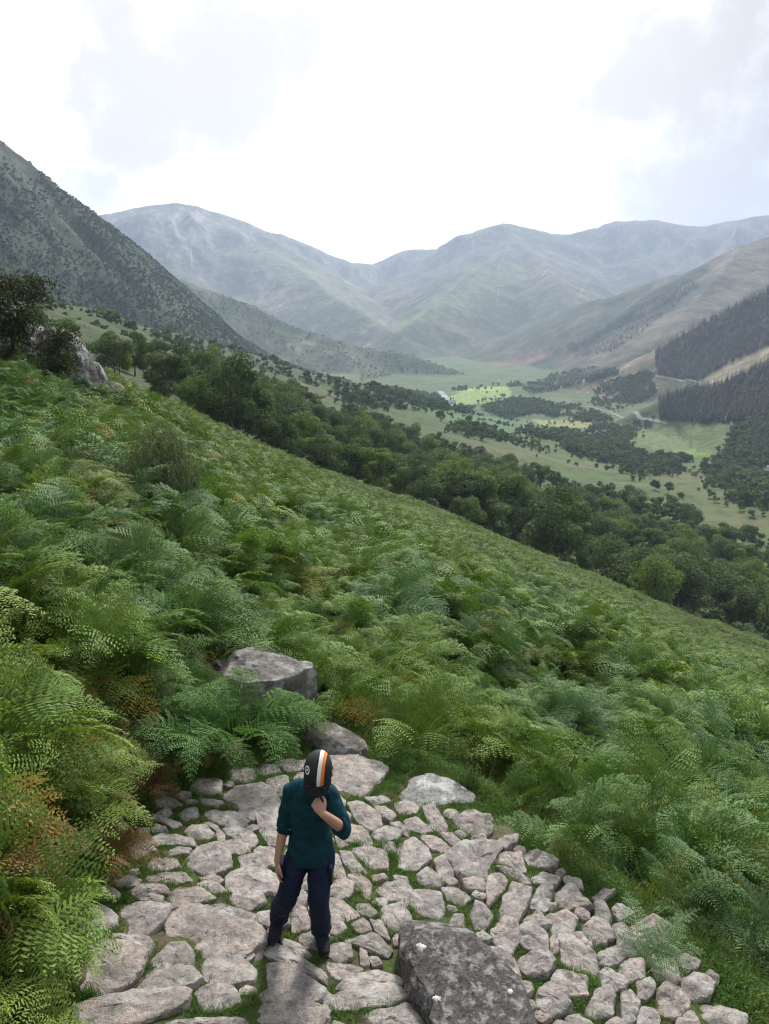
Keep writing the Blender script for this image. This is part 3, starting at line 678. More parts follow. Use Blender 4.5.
def boulder(name, px_base, poly_xy, zbase, prof, seed, mat, label, amp=.06, fr=.35, npt=90, tiltv=(0, 0), sub=2, cuts=7):
    """a free-standing block; prof = list of (scale, height, shiftx, shifty)"""
    c = poly_xy.mean(0); p = resample(chaikin(poly_xy-c, 1, .12), npt)
    P2 = []
    prof = np.array([tuple(q)+(0,)*(4-len(q)) for q in prof], float)
    tq = np.linspace(0, len(prof)-1, (len(prof)-1)*(sub+3)+1)
    pr = np.stack([np.interp(tq, np.arange(len(prof)), prof[:, i]) for i in range(4)], 1)
    for s_, z_, sx, sy in pr: P2.append(np.column_stack([p*s_+[sx, sy], np.full(npt, z_)+p[:, 0]*s_*tiltv[0]*(z_ > 0)+p[:, 1]*s_*tiltv[1]*(z_ > 0)]))
    v = np.vstack(P2+[P2[-1].mean(0)[None]])
    nrm = v.copy(); nrm[:, 2] -= v[:, 2].mean(); nrm /= np.linalg.norm(nrm, axis=1)[:, None]+1e-6
    q = v+np.array([c[0], c[1], seed*3.1])
    d = fbm(q[:, 0]/fr, q[:, 1]/fr, q[:, 2]/fr, 4, .5); d2 = np.round(fbm(q[:, 0]/fr/1.7, q[:, 1]/fr/1.7, q[:, 2]/fr/1.7+5, 2)*2.2)/2.2
    v = v+nrm*(amp*(d*.6+d2*.8))[:, None]
    rc_ = np.random.default_rng(seed); pl = []
    for q_ in range(cuts):
        a_ = rc_.random()*6.283; ti_ = rc_.uniform(.15, 1.45); e_ = np.array([math.cos(a_)*math.sin(ti_), math.sin(a_)*math.sin(ti_), math.cos(ti_)])
        pj = v@e_; pl.append((*e_, pj.max()-(pj.max()-np.median(pj))*rc_.uniform(.10, .34)))
    v = facet(v, pl)
    q = v+np.array([c[0], c[1], seed*3.1]); v = v+nrm*(amp*.22*fbm(q[:, 0]/fr*3.1, q[:, 1]/fr*3.1, q[:, 2]/fr*3.1, 3))[:, None]
    f = []; m = len(pr)
    for i in range(m-1):
        for j in range(npt): f.append((i*npt+j, i*npt+(j+1) % npt, (i+1)*npt+(j+1) % npt, (i+1)*npt+j))
    for j in range(npt): f.append(((m-1)*npt+j, (m-1)*npt+(j+1) % npt, m*npt))
    f.append(tuple(range(npt-1, -1, -1)))
    me_ = mesh_np(name, v, f, [mat], True); me_.set_sharp_from_angle(angle=R(28)); o = objm(name, me_, None, (c[0], c[1], zbase))
    return tag(o, label, 'boulder')
# dark boulder, bottom right of the boy: sloping ridge with its high left end and a pale top edge
bp_ = BOULDER_PX.copy(); bw = at_path(bp_[:, 0]-2, bp_[:, 1]+16)
bc = bw.mean(0)
boulder('boulder', None, bw, float(z_path(*bc)), [(1.06, -.2), (1.06, .02), (1.05, .10), (1.0, .16, -.01, .02), (.92, .20, -.02, .04), (.7, .215, -.03, .05), (.35, .22, -.03, .05), (.1, .22, -.03, .05)], 7, M_dark,
        'big dark grey boulder with two white lichen spots beside the bottom of the path', .035, .20, 130, (-.09, .06), 2, 4)
BOULDERS = [bw]
sp = at_path(np.array([392,420,452,475,478,440,405,388]), np.array([800,782,778,788,804,806,806,806]))
# white pointed slab at the back right edge of the path
sw = at_path(np.array([390,412,428,450,477,474,452,420]), np.array([806,784,781,787,800,807,805,810]))
boulder('boulder', None, sw, float(z_path(*sw.mean(0)))-.02, [(1.0, -.1), (1.02, .0), (1.02, .035), (.98, .062), (.8, .070), (.4, .072), (.1, .072)], 9, M_white, 'pale angular slab on the back right edge of the paved path', .020, .16, 80, (-.04, .10), 2, 0); BOULDERS.append(sw)
# the two rocks behind the boy
def loc_poly(px, py, r, hw, hd, n=12, seed=0, rot=0):
    p = pt(px, py, r); rr_ = np.random.default_rng(seed); th = np.arange(n)/n*2*math.pi
    q = np.stack([np.cos(th)*hw*(1+.12*rr_.normal(size=n)), np.sin(th)*hd*(1+.12*rr_.normal(size=n))], 1)
    cr_, sr = math.cos(rot), math.sin(rot); q = q@np.array([[cr_, sr], [-sr, cr_]])
    return q+p[:2], p
q1, p1 = loc_poly(260, 706, 7.0, .50, .42, 7, 3, .1)
z1 = float(ground(*p1[:2]))
boulder('boulder', None, q1, p1[2]-.15, [(1.0, -.6), (1.02, .1), (1.0, .30), (.98, .50), (.92, .60), (.5, .64), (.15, .65)], 24, M_grey, 'large grey lichened rock half buried in bracken behind the boy', .045, .3, 110, (-.06, .05), 2, 3); BOULDERS.append(q1)
q2, p2 = loc_poly(336, 744, 6.55, .38, .20, 7, 5, -.25)
boulder('boulder', None, q2, p2[2]-.10, [(1.0, -.4), (1.02, .0), (1.0, .12), (.9, .20), (.6, .235), (.2, .24)], 33, M_grey, "low wedge of grey rock just above the boy's cap", .035, .22, 90, (-.28, .05)); BOULDERS.append(q2)
q3, p3 = loc_poly(232, 664, 7.6, .34, .3, 10, 8, 0)
boulder('boulder', None, q3, p3[2]-.35, [(1.0, -.4), (1.0, .2), (.9, .34), (.6, .38), (.2, .385)], 41, M_grey, 'flat-topped grey rock with orange fern, left of the large lichened rock', .035, .22, 70); BOULDERS.append(q3)
# white lichen rosettes on the dark boulder are parts of it
M_lich = rock_mat('white_lichen', (.62, .62, .60), (.35, .35, .34), (.7, .7, .68), .4, .3, 3)
bb_ = [o for o in scene.objects if o.name == 'boulder'][0]
bv_ = np.array([v.co for v in bb_.data.vertices]); bo_ = np.array(bb_.location)
pp_ = project(bv_+bo_)
for (lx, ly, lr) in ((423, 934, .028), (439, 986, .020), (509, 979, .016)):
    near_ = np.hypot(pp_[0]-lx, pp_[1]-ly) < 14
    if not near_.any(): continue
    cand = np.nonzero(near_)[0]; k_ = cand[np.argmin(pp_[2][cand])]; c0_ = bv_[k_]; r_ = np.random.default_rng(int(lx))
    dd_ = np.linalg.norm(bv_-c0_, axis=1); nb_ = bv_[dd_ < .09]; u__, s__, vt_ = np.linalg.svd(nb_-nb_.mean(0)); nn_ = vt_[2]*np.sign(vt_[2][2]+1e-6*0)
    tocam = np.array([0, 0, CAMZ])-(c0_+bo_); nn_ = nn_*np.sign(np.dot(nn_, tocam)); e1 = np.cross(nn_, [0, 0, 1.]); e1 /= np.linalg.norm(e1); e2 = np.cross(nn_, e1)
    a_ = np.arange(22)/22*6.283; rr_ = lr*(1+.22*r_.normal(size=22)); rim = c0_+nn_*.004+np.cos(a_)[:, None]*e1*rr_[:, None]+np.sin(a_)[:, None]*e2*rr_[:, None]
    v_ = np.vstack([rim-nn_*.012, rim, [c0_+nn_*.008]]); f_ = [(j, (j+1) % 22, 22+(j+1) % 22, 22+j) for j in range(22)]+[(22+j, 22+(j+1) % 22, 44) for j in range(22)]
    objm('lichen_spot', mesh_np('lichen_spot', v_, f_, [M_lich], True), bb_)
# ------------------------------------------------------------------ scattering of uncountable plants
def scatter(name, pts, rots, scl, idx, tint, meshes, mats, label=None):
    src = bpy.data.collections.new(name+'_kinds')
    for m in meshes:
        src.objects.link(bpy.data.objects.new(name, m))
    n = len(pts)
    me = bpy.data.meshes.new(name); me.vertices.add(n); me.vertices.foreach_set('co', np.asarray(pts, np.float32).ravel())
    for nm, ty, arr, key in (('rot', 'FLOAT_VECTOR', rots, 'vector'), ('scl', 'FLOAT_VECTOR', scl, 'vector'), ('kind', 'INT', idx, 'value'), ('tint', 'FLOAT', tint, 'value')):
        a = me.attributes.new(nm, ty, 'POINT'); a.data.foreach_set(key, np.asarray(arr, np.int32 if ty == 'INT' else np.float32).ravel())
    me.update()
    o = objm(name, me); g = bpy.data.node_groups.new(name, 'GeometryNodeTree')
    g.interface.new_socket('Geometry', in_out='INPUT', socket_type='NodeSocketGeometry'); g.interface.new_socket('Geometry', in_out='OUTPUT', socket_type='NodeSocketGeometry')
    gi = g.nodes.new('NodeGroupInput'); go = g.nodes.new('NodeGroupOutput')
    ip = g.nodes.new('GeometryNodeInstanceOnPoints'); ip.inputs['Pick Instance'].default_value = True
    ci = g.nodes.new('GeometryNodeCollectionInfo'); ci.inputs['Collection'].default_value = src; ci.inputs['Separate Children'].default_value = True; ci.inputs['Reset Children'].default_value = True
    def at_(nm, dt):
        q = g.nodes.new('GeometryNodeInputNamedAttribute'); q.data_type = dt; q.inputs['Name'].default_value = nm
        return q.outputs['Attribute']
    er = g.nodes.new('FunctionNodeEulerToRotation')
    L = g.links.new
    L(gi.outputs[0], ip.inputs['Points']); L(ci.outputs[0], ip.inputs['Instance']); L(at_('kind', 'INT'), ip.inputs['Instance Index'])
    L(at_('rot', 'FLOAT_VECTOR'), er.inputs[0]); L(er.outputs[0], ip.inputs['Rotation']); L(at_('scl', 'FLOAT_VECTOR'), ip.inputs['Scale']); L(ip.outputs[0], go.inputs[0])
    md = o.modifiers.new('scatter', 'NODES'); md.node_group = g
    return tag(o, label, None, None, 'stuff')

def leaf_mat(name, stops, rough=.5, spec=.35, transl=.28, usecol=True, inst='tint', objrand=False):
    m = bpy.data.materials.new(name); m.use_nodes = True; t = m.node_tree; b = t.nodes['Principled BSDF']; out = t.nodes['Material Output']
    b.inputs['Roughness'].default_value = rough; b.inputs['Specular IOR Level'].default_value = spec
    if objrand: fac = N(t, 'ShaderNodeObjectInfo').outputs['Random']
    else: fac = N(t, 'ShaderNodeAttribute', attribute_name=inst, attribute_type='INSTANCER').outputs['Fac']
    c = ramp(t, fac, stops).outputs[0]
    if usecol:
        a = N(t, 'ShaderNodeAttribute', attribute_name='Col'); c = mixrgb(t, 1.0, c, a.outputs['Color'], 'MULTIPLY')
    t.links.new(c, b.inputs['Base Color'])
    tr = N(t, 'ShaderNodeBsdfTranslucent'); c2 = mixrgb(t, 1.0, c, (1.25, 1.35, .6), 'MULTIPLY'); t.links.new(c2, tr.inputs[0])
    mx = N(t, 'ShaderNodeMixShader'); mx.inputs[0].default_value = transl
    t.links.new(b.outputs[0], mx.inputs[1]); t.links.new(tr.outputs[0], mx.inputs[2]); t.links.new(mx.outputs[0], out.inputs[0])
    return m
FERN_STOPS = [(0, (.15, .09, .04)), (.03, (.20, .13, .045)), (.055, (.32, .28, .06)), (.08, (.17, .24, .045)), (.35, (.125, .205, .038)), (.6, (.100, .180, .044)), (.8, (.095, .170, .064)), (.93, (.125, .205, .085)), (1, (.16, .21, .045))]
M_fern = leaf_mat('bracken_leaf', FERN_STOPS, .62, .22, .14)

def frond(r_, stipe, blade, wid, npin, npl, el0=82, el1=-5, az=0, base=(0, 0, 0), lod=0, brown=0):
    """one bracken frond: arching stalk with paired leaflets, each again feathered"""
    ns = 26; tt = np.linspace(0, 1, ns); Lt = stipe+blade; fr = stipe/Lt
    el = np.radians(el0+(el1-el0)*sstep(.15, 1.05, tt)**1.0+r_.normal()*3)
    ds = Lt/(ns-1); yaw = az+np.cumsum(r_.normal(size=ns)*.02)+np.linspace(0, r_.normal()*.25, ns)
    dx = np.cos(el)*np.cos(yaw); dy = np.cos(el)*np.sin(yaw); dz = np.sin(el)
    P = np.stack([np.cumsum(dx), np.cumsum(dy), np.cumsum(dz)], 1)*ds+np.array(base)
    Tn = np.stack([dx, dy, dz], 1)
    side = np.stack([-np.sin(yaw), np.cos(yaw), 0*yaw], 1); Nn = np.cross(Tn, side)*1.0
    Nn *= np.sign(Nn[:, 2:3]+1e-9)
    v = []; f = []; c = []; n = 0
    # stalk: thin three-sided strip
    if lod < 2:
        w_ = np.linspace(.006, .0015, ns)[:, None]
        st = np.arange(0, ns, 3 if lod else 2)
        A = P[st]+side[st]*w_[st]; B = P[st]-side[st]*w_[st]; D = P[st]-Nn[st]*w_[st]
        m = len(st); vv = np.concatenate([A, B, D]); v.append(vv); c.append(np.tile([1.5, 1.15, .7], (3*m, 1)))
        for a_, b_ in ((0, m), (m, 2*m), (2*m, 0)):
            f.append(np.stack([a_+np.arange(m-1), a_+np.arange(1, m), b_+np.arange(1, m), b_+np.arange(m-1)], 1)+n)
        n += 3*m
    ti = (np.arange(npin)+.3)/npin
    tb = ti**.92
    roll = r_.normal()*.18
    for s in (-1, 1):
        for i, t_ in enumerate(tb):
            g = fr+(1-fr)*t_; q = g*(ns-1); k = min(int(q), ns-2); u = q-k
            p0 = P[k]*(1-u)+P[k+1]*u; T_ = Tn[k]; B_ = side[k]*s; N_ = Nn[k]
            Lp = wid*((1-t_)**.85*(.75+.25*min(1, t_*5))+.03)*(1+.10*r_.normal())
            fw = .30+.35*t_+.08*r_.normal(); D = B_*math.cos(fw)+T_*math.sin(fw)+N_*(.12+roll*s+.10*r_.normal()); D /= np.linalg.norm(D)
            E = np.cross(N_, D); E /= np.linalg.norm(E); E *= np.sign(np.dot(E, T_)+1e-9)
            dr = (.25+.15*r_.random())*Lp
            if lod == 2:
                pts_ = np.array([p0, p0+D*Lp*.35+E*Lp*.13-N_*dr*.12, p0+D*Lp-N_*dr, p0+D*Lp*.35-E*Lp*.11-N_*dr*.12])
                v.append(pts_); f.append(np.array([[0, 1, 2, 3]])+n); n += 4; c.append(np.full((4, 3), .9+.2*r_.random())); continue
            m = max(3, int(round(npl*(.35+.65*Lp/wid))))
            uj = (np.arange(m)+.35)/m
            C_ = p0+D*(Lp*uj)[:, None]-N_*(dr*uj**2)[:, None]
            l = Lp*.30*((1-uj)**.7+.12)*(1 if lod == 0 else 1.1); hw = Lp/m*(.36 if lod == 0 else .42)
            shade = (.88+.24*r_.random())*(1+.25*uj)[:, None]*np.ones((1, 3))
            for sg in (-1, 1):
                d_ = E*sg+D*.55+N_*(-.10+.08*r_.normal()); d_ /= np.linalg.norm(d_)
                j_ = (r_.normal(size=(m, 3))*.006*(lod == 0))
                a0 = C_; a1 = C_+d_*(l*.42)[:, None]+D*hw; a2 = C_+d_*l[:, None]+D*hw*.2+j_-N_*(l*.15)[:, None]; a3 = C_+d_*(l*.42)[:, None]-D*hw*.75
                vv = np.stack([a0, a1, a2, a3], 1).reshape(-1, 3); v.append(vv)
                f.append(np.arange(4*m).reshape(-1, 4)+n); n += 4*m; c.append(np.repeat(shade, 4, 0))
    v = np.concatenate(v); f = np.concatenate(f); c = np.concatenate(c)
    if brown: c = c*[1.7, .8, .6]
    return v, f, c
def clump(seed, nf, lod):
    r_ = np.random.default_rng(seed); V_, F_, C_, n = [], [], [], 0
    a0 = r_.random()*6
    for k in range(nf):
        az = a0+k*2.4+r_.normal()*.3; out = r_.random()
        st = .34+.36*r_.random(); bl = .52+.26*r_.random()
        b = frond(r_, st, bl, .22+.09*r_.random(), (14, 10, 7)[lod], (9, 4, 1)[lod], 86-12*out, -2-38*r_.random(), az, (r_.normal()*.08, r_.normal()*.08, -.03), lod, brown=(k == nf-1 and seed % 5 == 0))
        v, f, c = b; V_.append(v); F_.append(f+n); C_.append(c*(.9+.2*r_.random())); n += len(v)
    return mesh_np('bracken', np.concatenate(V_), np.concatenate(F_), [M_fern], False, None, np.concatenate(C_))
K0 = [clump(100+i, 7, 0) for i in range(6)]; K1 = [clump(200+i, 8, 1) for i in range(5)]; K2 = [clump(300+i, 10, 2) for i in range(4)]

def polar_pts(n, r0, r1, a0, a1, rg):
    r = np.sqrt(rg.random(n)*(r1*r1-r0*r0)+r0*r0); a = R(a0)+rg.random(n)*R(a1-a0)
    return np.sin(a)*r, np.cos(a)*r, r, a
CRAG = [pt(28, 352, 40.0), pt(70, 352, 41.0), pt(96, 372, 42.5), pt(124, 388, 44.0)]
keep_out = [p for p in BOULDERS]
def fern_field(name, n, r0, r1, kinds, smin, smax, seed, a=42):
    rg = np.random.default_rng(seed)
    x, y, r, az = polar_pts(n, r0, r1, -a, a, rg)
    ok = (y > 2.2) & ~((y < 3.7) & (x > -1.75) & (x < 2.1))
    if r0 < 12:
        sd = sdist(PATH, x, y)
        ok &= sd > .14+.12*rg.random(n)
        top = sdist(at_path(np.array([290, 330, 385, 425, 465, 478, 400, 290]), np.array([745, 722, 722, 748, 776, 800, 800, 790])), x, y); ok &= top > -.0
        for q in keep_out: ok &= sdist(q, x, y) > .08
    ar = np.interp(az, AZk[:NF], A_r[:NF]); ok &= r < ar*1.22
    dens = fbm(x/1.9, y/1.9, 4.4, 3); ok &= (dens > -.45) | (rg.random(n) < .2)
    x, y, r, dens = x[ok], y[ok], r[ok], dens[ok]; n = len(x)
    z = ground(x, y)
    wl = 1.25 if r0 < 12 else 2.0; hn = fbm(x/wl, y/wl*.8, 8.8, 2); sc = (smin+(smax-smin)*rg.random(n))*(.62+.72*sstep(-.35, .45, hn)); sc = sc*(1-.25*sstep(40, 90, r)*(hn > 0))
    if r0 < 12:
        sd = sdist(PATH, x, y); sc *= .68+.32*sstep(.1, 1.2, sd)
    gx_ = (ground(x+.5, y)-ground(x-.5, y)); gy_ = (ground(x, y+.5)-ground(x, y-.5))
    # stems lean out from the slope; about x for gy, about y for gx
    rot = np.stack([gy_*.85+rg.normal(size=n)*.13, -gx_*.85+rg.normal(size=n)*.13, rg.random(n)*6.283], 1)
    patchn = fbm(x/3.5, y/3.5, 2.2, 3); tint = np.clip(.55+.40*patchn+.16*rg.normal(size=n), .085, 1)
    far_y = fbm(x/9, y/16, 6.1, 3)
    tint = np.where((r > 16) & (rg.random(n) < np.clip(.12+.5*sstep(20, 60, r)+.5*far_y, 0, .9)), .085+.22*rg.random(n), tint)
    low_l = (x < -1.2) & (y < 5.9) & (r < 8) & (rg.random(n) < .62); tint = np.where(low_l, np.where(rg.random(n) < .28, .01+.05*rg.random(n), .085+.11*rg.random(n)), tint)
    dead = rg.random(n) < .006+.03*(patchn < -.6)
    tint = np.where(dead, rg.random(n)*.07, tint)
    return scatter(name, np.stack([x, y, z], 1), rot, np.stack([sc, sc, sc*(.92+.2*rg.random(n))], 1), rg.integers(0, len(kinds), n), tint, kinds, None)
fern_field('bracken', 1350, 2.2, 12.5, K0, .70, 1.08, 1)
fern_field('bracken', 4200, 12, 30, K1, .68, 1.08, 2, 40)
fern_field('bracken', 50000, 29, 135, K2, .62, 1.05, 3, 38)

# ------------------------------------------------------------------ grass
M_grass = leaf_mat('grass_blade', [(0, (.20, .17, .07)), (.15, (.13, .17, .045)), (.5, (.085, .165, .035)), (1, (.06, .14, .03))], .5, .3, .3)
def tuft(seed, nb, h, spread, wd):
    r_ = np.random.default_rng(seed); v = []; f = []; c = []; n = 0
    for k in range(nb):
        a = r_.random()*6.283; b = np.array([r_.normal()*spread, r_.normal()*spread, -.005]); hh = h*(.5+.8*r_.random()); d = np.array([math.cos(a), math.sin(a), 0])
        s_ = np.array([-d[1], d[0], 0])*wd; ben = r_.random()*.9
        p1 = b+d*hh*.2*ben+[0, 0, hh*.6]; p2 = b+d*hh*.75*ben+[0, 0, hh*(1-.35*ben)]
        v += [b-s_, b+s_, p1+s_*.8, p1-s_*.8, p2]; f += [(n, n+1, n+2, n+3), (n+3, n+2, n+4)]; c += [[.8]*3]*2+[[1.0]*3]*2+[[1.25]*3]; n += 5
    return mesh_np('grass', np.array(v), f, [M_grass], False, None, np.array(c))
G0 = [tuft(10+i, 26, .038, .022, .0016) for i in range(4)]; G1 = [tuft(20+i, 30, .14, .035, .0022) for i in range(3)]
rg = np.random.default_rng(9)
def in_stone(x, y, m=0.0):
    out = np.zeros(x.shape, bool)
    for q in STW+BOULDERS[:1]:
        nr = (np.abs(x-q[:, 0].mean()) < np.ptp(q[:, 0])/2+.05) & (np.abs(y-q[:, 1].mean()) < np.ptp(q[:, 1])/2+.05)
        if nr.any(): out[nr] |= sdist(q, x[nr], y[nr]) < m
    return out
n = 52000; x = -3.2+rg.random(n)*7.0; y = 2.7+rg.random(n)*4.4
sd = sdist(PATH, x, y); gz = fbm(x/.5, y/.5, 3.9, 3)
ok = (sd < .35) & ~in_stone(x, y, -.008) & (gz+.45*rg.random(n) > .02-.8*sstep(-.3, .2, sd)) 
x, y = x[ok], y[ok]; n = len(x); sd = sd[ok]
sc = (.55+.6*rg.random(n))*(1+.9*sstep(-.25, .15, sd))
scatter('grass', np.stack([x, y, ground(x, y)], 1), np.stack([rg.normal(size=n)*.15, rg.normal(size=n)*.15, rg.random(n)*6.28], 1), np.stack([sc]*3, 1), rg.integers(0, 4, n), np.clip(.5+.4*fbm(x/.4, y/.4, 1.2, 2)+.15*rg.normal(size=n), 0, 1), G0, None)
n = 5200; x = -3.4+rg.random(n)*8; y = 2.4+rg.random(n)*4.6; sd = sdist(PATH, x, y)
top = sdist(at_path(np.array([290, 330, 385, 425, 465, 478, 400, 290]), np.array([745, 722, 722, 748, 776, 800, 800, 790])), x, y) < 0
ok = ((sd > .0) & (sd < .8) | top) & ~in_stone(x, y, .0); x, y, top = x[ok], y[ok], top[ok]; n = len(x)
sc = (.45+.9*rg.random(n))*np.where(top, .55, .95)
scatter('grass', np.stack([x, y, ground(x, y)], 1), np.stack([rg.normal(size=n)*.2, .15+rg.normal(size=n)*.2, rg.random(n)*6.28], 1), np.stack([sc]*3, 1), rg.integers(0, 3, n), np.clip(.45+.4*rg.normal(size=n), 0, 1), G1, None)
# ------------------------------------------------------------------ the rounded grey-green bush and the ferns one can single out
def single(name, mesh, px, py, r, sc, rot, label, cat, matc=None, dz=0):
    p = pt(px, py, r); z = float(ground(p[0], p[1]))
    o = objm(name, mesh, None, (p[0], p[1], z+dz)); o.scale = (sc,)*3; o.rotation_euler = rot
    return tag(o, label, cat)
def fern_thing(seed, nf, px, py, sc, rot, label, tint, dz=0, az=None, **kw):
    h_ = hit([px], [py])[0]; r_ = np.random.default_rng(seed); root = empty('fern', (h_[0], h_[1], h_[2]+dz)); root.scale = (sc,)*3
    mm = mat_fern_fixed(tint); a0 = r_.random()*6
    for k in range(nf):
        a_ = (a0+k*6.283/nf*1.0+r_.normal()*.25) if az is None else az+r_.normal()*kw.get('fan', .5)
        v, f, c = frond(r_, kw.get('st', .3)*(.8+.4*r_.random()), kw.get('bl', .7)*(.85+.3*r_.random()), kw.get('wd', .27), 15, 10, kw.get('e0', 80), kw.get('e1', -30)+12*r_.normal(), a_, (r_.normal()*.03, r_.normal()*.03, -.03), 0)
        objm('frond', mesh_np('frond', v, f, [mm], False, None, c), root)
    root.rotation_euler = rot
    return tag(root, label, 'fern')
_mf = {}
def mat_fern_fixed(c):
    if c not in _mf: _mf[c] = leaf_mat('fern_leaf', [(0, tuple(x*.9 for x in c)), (1, tuple(x*1.1 for x in c))], .68, .16, .22, objrand=True)
    return _mf[c]
gA, gB, gC_, gY, gO = (.085, .175, .045), (.10, .19, .06), (.075, .15, .065), (.26, .30, .05), (.45, .24, .04)
fern_thing(1, 9, 232, 760, 1.0, (.15, .2, 0), 'big drooping green fern in front of the large lichened rock', gA, st=.42, bl=.8, e1=-48)
fern_thing(2, 8, 190, 768, .95, (.15, .25, 0), 'dense fern at the back left corner of the paving', gB, st=.35, bl=.75, e1=-40)
fern_thing(3, 8, 268, 742, .8, (.1, .2, 0), "bright green fern against the rock, up and left of the boy's cap", gA, st=.3, bl=.7, e1=-50)
fern_thing(4, 4, 640, 975, .62, (0, 0, 0), 'pale single fern spreading over the stones at bottom right', (.17, .27, .13), az=.35, fan=.45, st=.1, bl=.8, wd=.26, e0=35, e1=-12)
fern_thing(5, 3, 212, 664, .45, (0, 0, 0), 'small orange fern growing beside the flat-topped grey rock', gO, st=.2, bl=.5)
fern_thing(6, 3, 232, 520, .8, (0, 0, 0), 'yellow turned fern high in the bracken right of the round bush', (.50, .36, .05), dz=.55, st=.2, bl=.5)
fern_thing(7, 6, 70, 790, .9, (.1, .35, 0), 'yellow-green fern overhanging the left side of the path', (.17, .22, .045), dz=.1, st=.35, bl=.7, e1=-35)
fern_thing(8, 6, 105, 870, .6, (.1, .4, 0), 'rust-brown dead fern hanging by the left path edge', (.14, .085, .035), st=.3, bl=.6, e1=-55)
fern_thing(9, 6, 150, 800, .6, (.1, .3, 0), 'dried brown fern at the left back path edge', (.11, .07, .03), st=.2, bl=.6, e1=-45)
fern_thing(10, 5, 672, 905, .75, (.1, .3, 0), 'brown-tinged fern on the bank right of the path', (.17, .14, .045), st=.3, bl=.6, e1=-40)
fern_thing(11, 7, 735, 925, 1.0, (.1, .3, 0), 'large blue-green fern above the pale fern at bottom right', (.07, .15, .07), st=.4, bl=.7, e1=-25)

def bush(name, px, py, rr_, w_, h_, ntw, seed, leafc, label, twl=.05):
    r_ = np.random.default_rng(seed); p = pt(px, py, rr_); z = float(ground(p[0], p[1])); root = empty(name, (p[0], p[1], z-.05))
    tw = MB(); V_, n = [], 0
    for k in range(ntw):
        a = r_.random()*6.283; sp_ = r_.random()**.6*w_*.5; L_ = h_*(.72+.34*r_.random())*(1-.30*(sp_/(w_*.5))**2)
        b = np.array([math.cos(a)*sp_*.35, math.sin(a)*sp_*.35, 0]); e_ = np.array([math.cos(a)*sp_*1.05, math.sin(a)*sp_*1.05, L_])
        t_ = np.linspace(0, 1, 7)[:, None]; P = b+(e_-b)*t_+np.array([math.cos(a), math.sin(a), 0])*(np.sin(t_*3.14)*sp_*.15); P += r_.normal(size=P.shape)*.012
        if k % 8 == 0: tw.tube(P, np.linspace(.009, .003, 7), 3)
        m = int(26*L_/1.2)+6; u = .25+.75*r_.random(m); c_ = np.stack([np.interp(u, t_[:, 0], P[:, i]) for i in range(3)], 1)
        aa = r_.random(m)*6.283; d = np.stack([np.cos(aa)*.75, np.sin(aa)*.75, .8+.4*r_.random(m)], 1); d /= np.linalg.norm(d, axis=1)[:, None]
        s_ = np.cross(d, r_.normal(size=(m, 3))); s_ /= np.linalg.norm(s_, axis=1)[:, None]; l_ = (twl*(.7+.6*r_.random(m)))[:, None]
        V_.append(np.stack([c_, c_+d*l_*.5+s_*l_*.17, c_+d*l_, c_+d*l_*.5-s_*l_*.17], 1).reshape(-1, 3))
    tw.build('stem', M_twig, root); v = np.concatenate(V_)
    objm('foliage', mesh_np('foliage', v, np.arange(len(v)).reshape(-1, 4), [mat_fern_fixed(leafc)], False, None, np.repeat(.8+.4*r_.random((len(v)//4, 1)), 4, 0)*np.ones((1, 3))), root)
    return tag(root, label, 'bush')
M_twig = mat_simple('twig', (.09, .075, .06), .9, .1)
bush('bush', 160, 482, 13.3, 1.4, 2.0, 560, 3, (.15, .195, .11), 'rounded grey-green bush with upright twigs standing out of the bracken', .06)
bush('bush', 745, 780, 11.0, .7, .7, 150, 5, (.07, .12, .05), 'low dark bush in the bracken at the right edge', .045)
bush('bush', 468, 812, 6.0, .22, .32, 60, 8, (.10, .17, .06), 'small leafy seedling beside the pale angular slab', .03)

